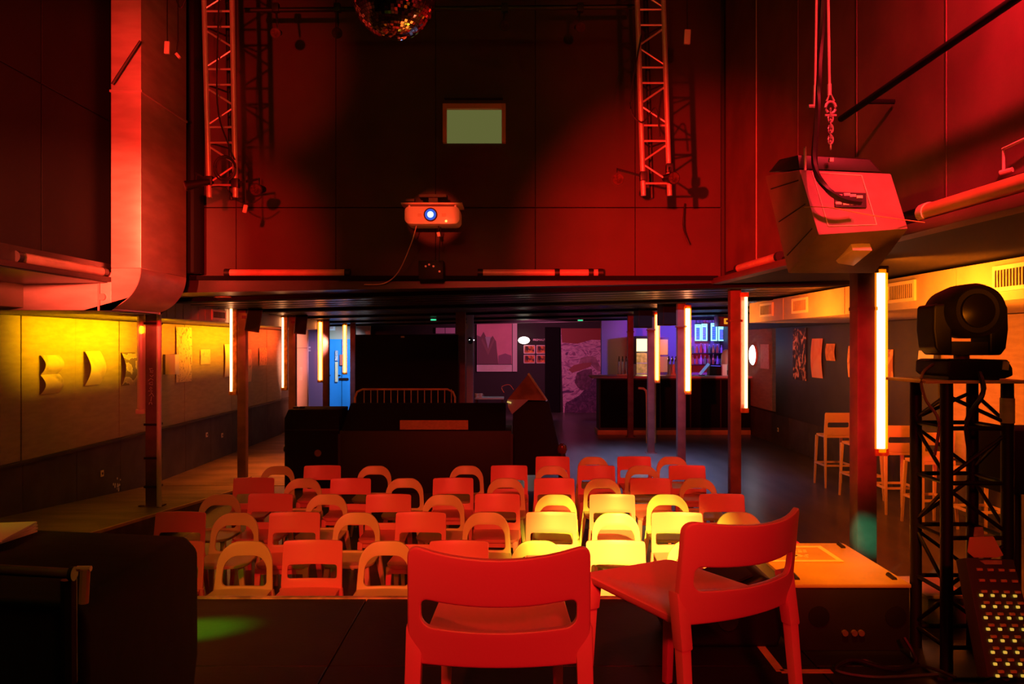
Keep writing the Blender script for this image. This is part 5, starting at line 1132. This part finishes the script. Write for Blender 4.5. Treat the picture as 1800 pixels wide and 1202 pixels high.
MB().lathe([(rr*0.62, -0.115), (rr*0.60, -0.125), (rr*0.35, -0.135), (0.01, -0.14)], 28, c=(0, 0, cz), axis='y').build('lens', mat('dark_lens', (0.006, 0.004, 0.004), 0.3, spec=0.2), mhh)
for px in (1650, 1730): MB().tube([(xx(px)-0.02, 0, cz), (xx(px)+0.02, 0, cz)], 0.035, 14).build('pivot', M['black'], mh)
cable([P(1640, 640, 3.2), P(1620, 660, 3.15), P(1626, 700, 3.15), P(1650, 740, 3.12), P(1643, 800, 3.12)], 0.006, 'red lit cable curling from the moving head down the tower', m=M['column'])
cable([P(1722, 655, 3.15), P(1728, 690, 3.1), P(1700, 740, 3.12), P(1705, 800, 3.14)], 0.010, 'black cable hanging from the moving head base')
# leaning LED batten
lb_ = thing('led_panel', 'tilted dark LED panel with rows of yellow diodes beside the tower', 'stage lamp', (1.98, 2.9, 1.0))
A_, B_, C_, D_ = P(1697, 980, 2.9), P(1782, 983, 2.95), P(1838, 1190, 2.8), P(1737, 1190, 2.75); o0 = Vector(lb_.location)
q = [A_, B_, C_, D_]; nrm = (B_-A_).cross(D_-A_).normalized()
if nrm.y > 0: nrm = -nrm
lpn = MB().hexa([p-o0-nrm*0.05 for p in q]+[p-o0 for p in q]).build('panel', mat('panel_body', (0.05, 0.045, 0.035), 0.5), lb_, bevel=0.006)
ledm = mat('led_glint_yellow', (0.9, 0.75, 0.15), 0.3, emis=(1, 0.8, 0.1), estr=0.45); leda = mat('led_amber', (0.6, 0.35, 0.12), 0.4)  # diodes are no lamps: yellow light caught on them is put in as glow
def bil(u, v): return A_+(B_-A_)*u+(D_-A_)*v+((C_-D_)-(B_-A_))*u*v
for r in range(10):
    for c in range(4):
        p = bil(0.22+c*0.22, 0.10+r*0.095)-o0
        MB().box(p+nrm*0.004, (0.020, 0.008, 0.008)).build('resistor', leda, lpn)
        p = bil(0.15+c*0.22, 0.135+r*0.095)-o0
        if r > 1: MB().box(p+nrm*0.004, (0.012, 0.008, 0.009)).build('led', ledm, lpn, bevel=0.002)
p = bil(0.45, 0.035)-o0; MB().box(p+nrm*0.004, (0.09, 0.006, 0.014)).build('name_plate', M['edge'], lpn)
R = Matrix.Rotation(0.0, 3, 'Y')
def pxy(pts, d, th, name, m): MB().add([P(a, b, d)-o0 for a, b in pts]+[P(a, b, d+th)-o0 for a, b in pts], [tuple(range(len(pts)))]+[tuple(range(2*len(pts)-1, len(pts)-1, -1))]+[(i, (i+1) % len(pts), len(pts)+(i+1) % len(pts), len(pts)+i) for i in range(len(pts))]).build(name, m, lb_, bevel=0.003)
pxy([(1704, 944), (1746, 942), (1764, 976), (1752, 980), (1712, 980), (1700, 970)], 2.93, 0.05, 'mount', M['case_top']); pxy([(1713, 926), (1728, 926), (1730, 943), (1711, 943)], 2.94, 0.04, 'knob', M['edge'])
MB().tube([bil(0.5, 1.0)-o0-nrm*0.05, Vector((bil(0.5, 1.0)-o0).xy.to_tuple()+(0.0,))+Vector((0, 0.25, 0))], 0.015, 8).build('leg', M['black'], lb_)
# black box on the far right, orange box behind the tower, teal object
o = thing('side_loudspeaker', 'black loudspeaker on a stand at the right edge behind the tower', 'speaker', P(1780, 806, 3.7)); MB().box((0.02, 0, 0), (0.26, 0.25, 0.29)).build('cabinet', M['black_matt'], o, bevel=0.012); MB().tube([(0.02, 0, -0.14), (0.02, 0, 1.0-o.location.z+0.001)], 0.018, 10).build('stand_pole', M['black'], o); MB().box((0.02, 0, 1.012-o.location.z), (0.3, 0.3, 0.02)).build('stand_foot', M['black'], o)
ob = thing('low_crate', 'low crate with orange lit lid behind the truss tower', 'crate', (2.12, 3.75, 1.0)); hh = Z_(1046, 3.75)-1.0
MB().bb(-0.17, 0.02, 0, 0.3, 0, hh-0.015).build('body', mat('crate_side', (0.30, 0.20, 0.15), 0.5), ob, bevel=0.005); MB().bb(-0.18, 0.03, -0.01, 0.31, hh-0.015, hh).build('lid', M['case_top'], ob, bevel=0.003)
cable([P(1590, 1120, 3.3), P(1610, 1165, 3.25), P(1560, 1175, 3.2), P(1500, 1160, 3.2), P(1470, 1178, 3.15), P(1540, 1190, 3.1), P(1650, 1185, 3.0)], 0.008, 'tangled black cables on the stage floor by the flight case')
cable([P(1480, 1170, 3.25), P(1520, 1160, 3.3), P(1570, 1178, 3.2), P(1620, 1170, 3.1), P(1680, 1190, 3.0)], 0.006, 'second loose cable on the stage floor by the tower foot')
# left foreground covered case
bc = thing('covered_subwoofer', 'large black cloth covered box in the left foreground', 'speaker', (-2.0, 1.7, 1.0))
zc = Z_(945, 2.25)-1.0
pts = [(-0.9, 0.0), (1.02, 0.0), (1.06, 0.2), (1.085, 0.42), (1.085, zc-0.05), (1.05, zc-0.008), (0.6, zc+0.01), (-0.9, zc+0.02)]
MB().prism(pts, 0.0, 0.62, 'y').build('cloth_cover', M['cloth_black'], bc, bevel=0.025, seg=3)
rp = thing('clamp_bar', 'red lit bar with a clamp lying before the covered box', 'bar', (-1.6, 1.62, 1.55)); o0 = Vector(rp.location)
MB().tube([P(-60, 998, 1.66)-o0, P(125, 1008, 1.66)-o0], 0.011, 12).build('bar', M['column'], rp); MB().tube([P(124, 1008, 1.66)-o0, P(131, 1008, 1.66)-o0], 0.015, 12).build('collar', M['black'], rp)
MB().tube([P(136, 999, 1.66)-o0, P(160, 999, 1.66)-o0], 0.006, 8).build('wing', M['tube_off'], rp); MB().tube([P(150, 1000, 1.66)-o0, P(147, 1060, 1.66)-o0], 0.010, 8).build('stem', M['case_top'], rp); MB().tube([P(121, 1018, 1.67)-o0, P(122, 1200, 1.67)-o0], 0.016, 8).build('post', M['black'], rp)
for k, dz in enumerate((0, 0.006, 0.012, 0.018)):
    o = MB().bb(-0.12, 0.10, -0.1, 0.12, 0.0, 0.005).build('paper_sheet', M['paper']); o.location = (X_(-38, 2.15)+0.006*k, 2.12, 1.0+zc+0.022+dz); o.rotation_euler = (0, 0, 0.1*k-0.12)
    tag(o, ['lowest', 'second lowest', 'second highest', 'topmost'][k]+' sheet of the red lit paper pile on the covered box', 'paper', 'paper pile on the covered box')
# recessed downlights in the soffit, left
for k, (px, py, d) in enumerate(((392, 510, 10.4), (478, 539, 14.4))):
    x = X_(px, d); t = thing('downlight', '%s small round downlight in the left soffit' % ('nearer', 'farther')[k], 'lamp', (x, d, sz(x))); MB().lathe([(0.10, 0.005), (0.12, -0.012), (0.09, -0.018), (0.0, -0.014)], 20).build('ring', M['edge'], t)
bpy.context.view_layer.update()
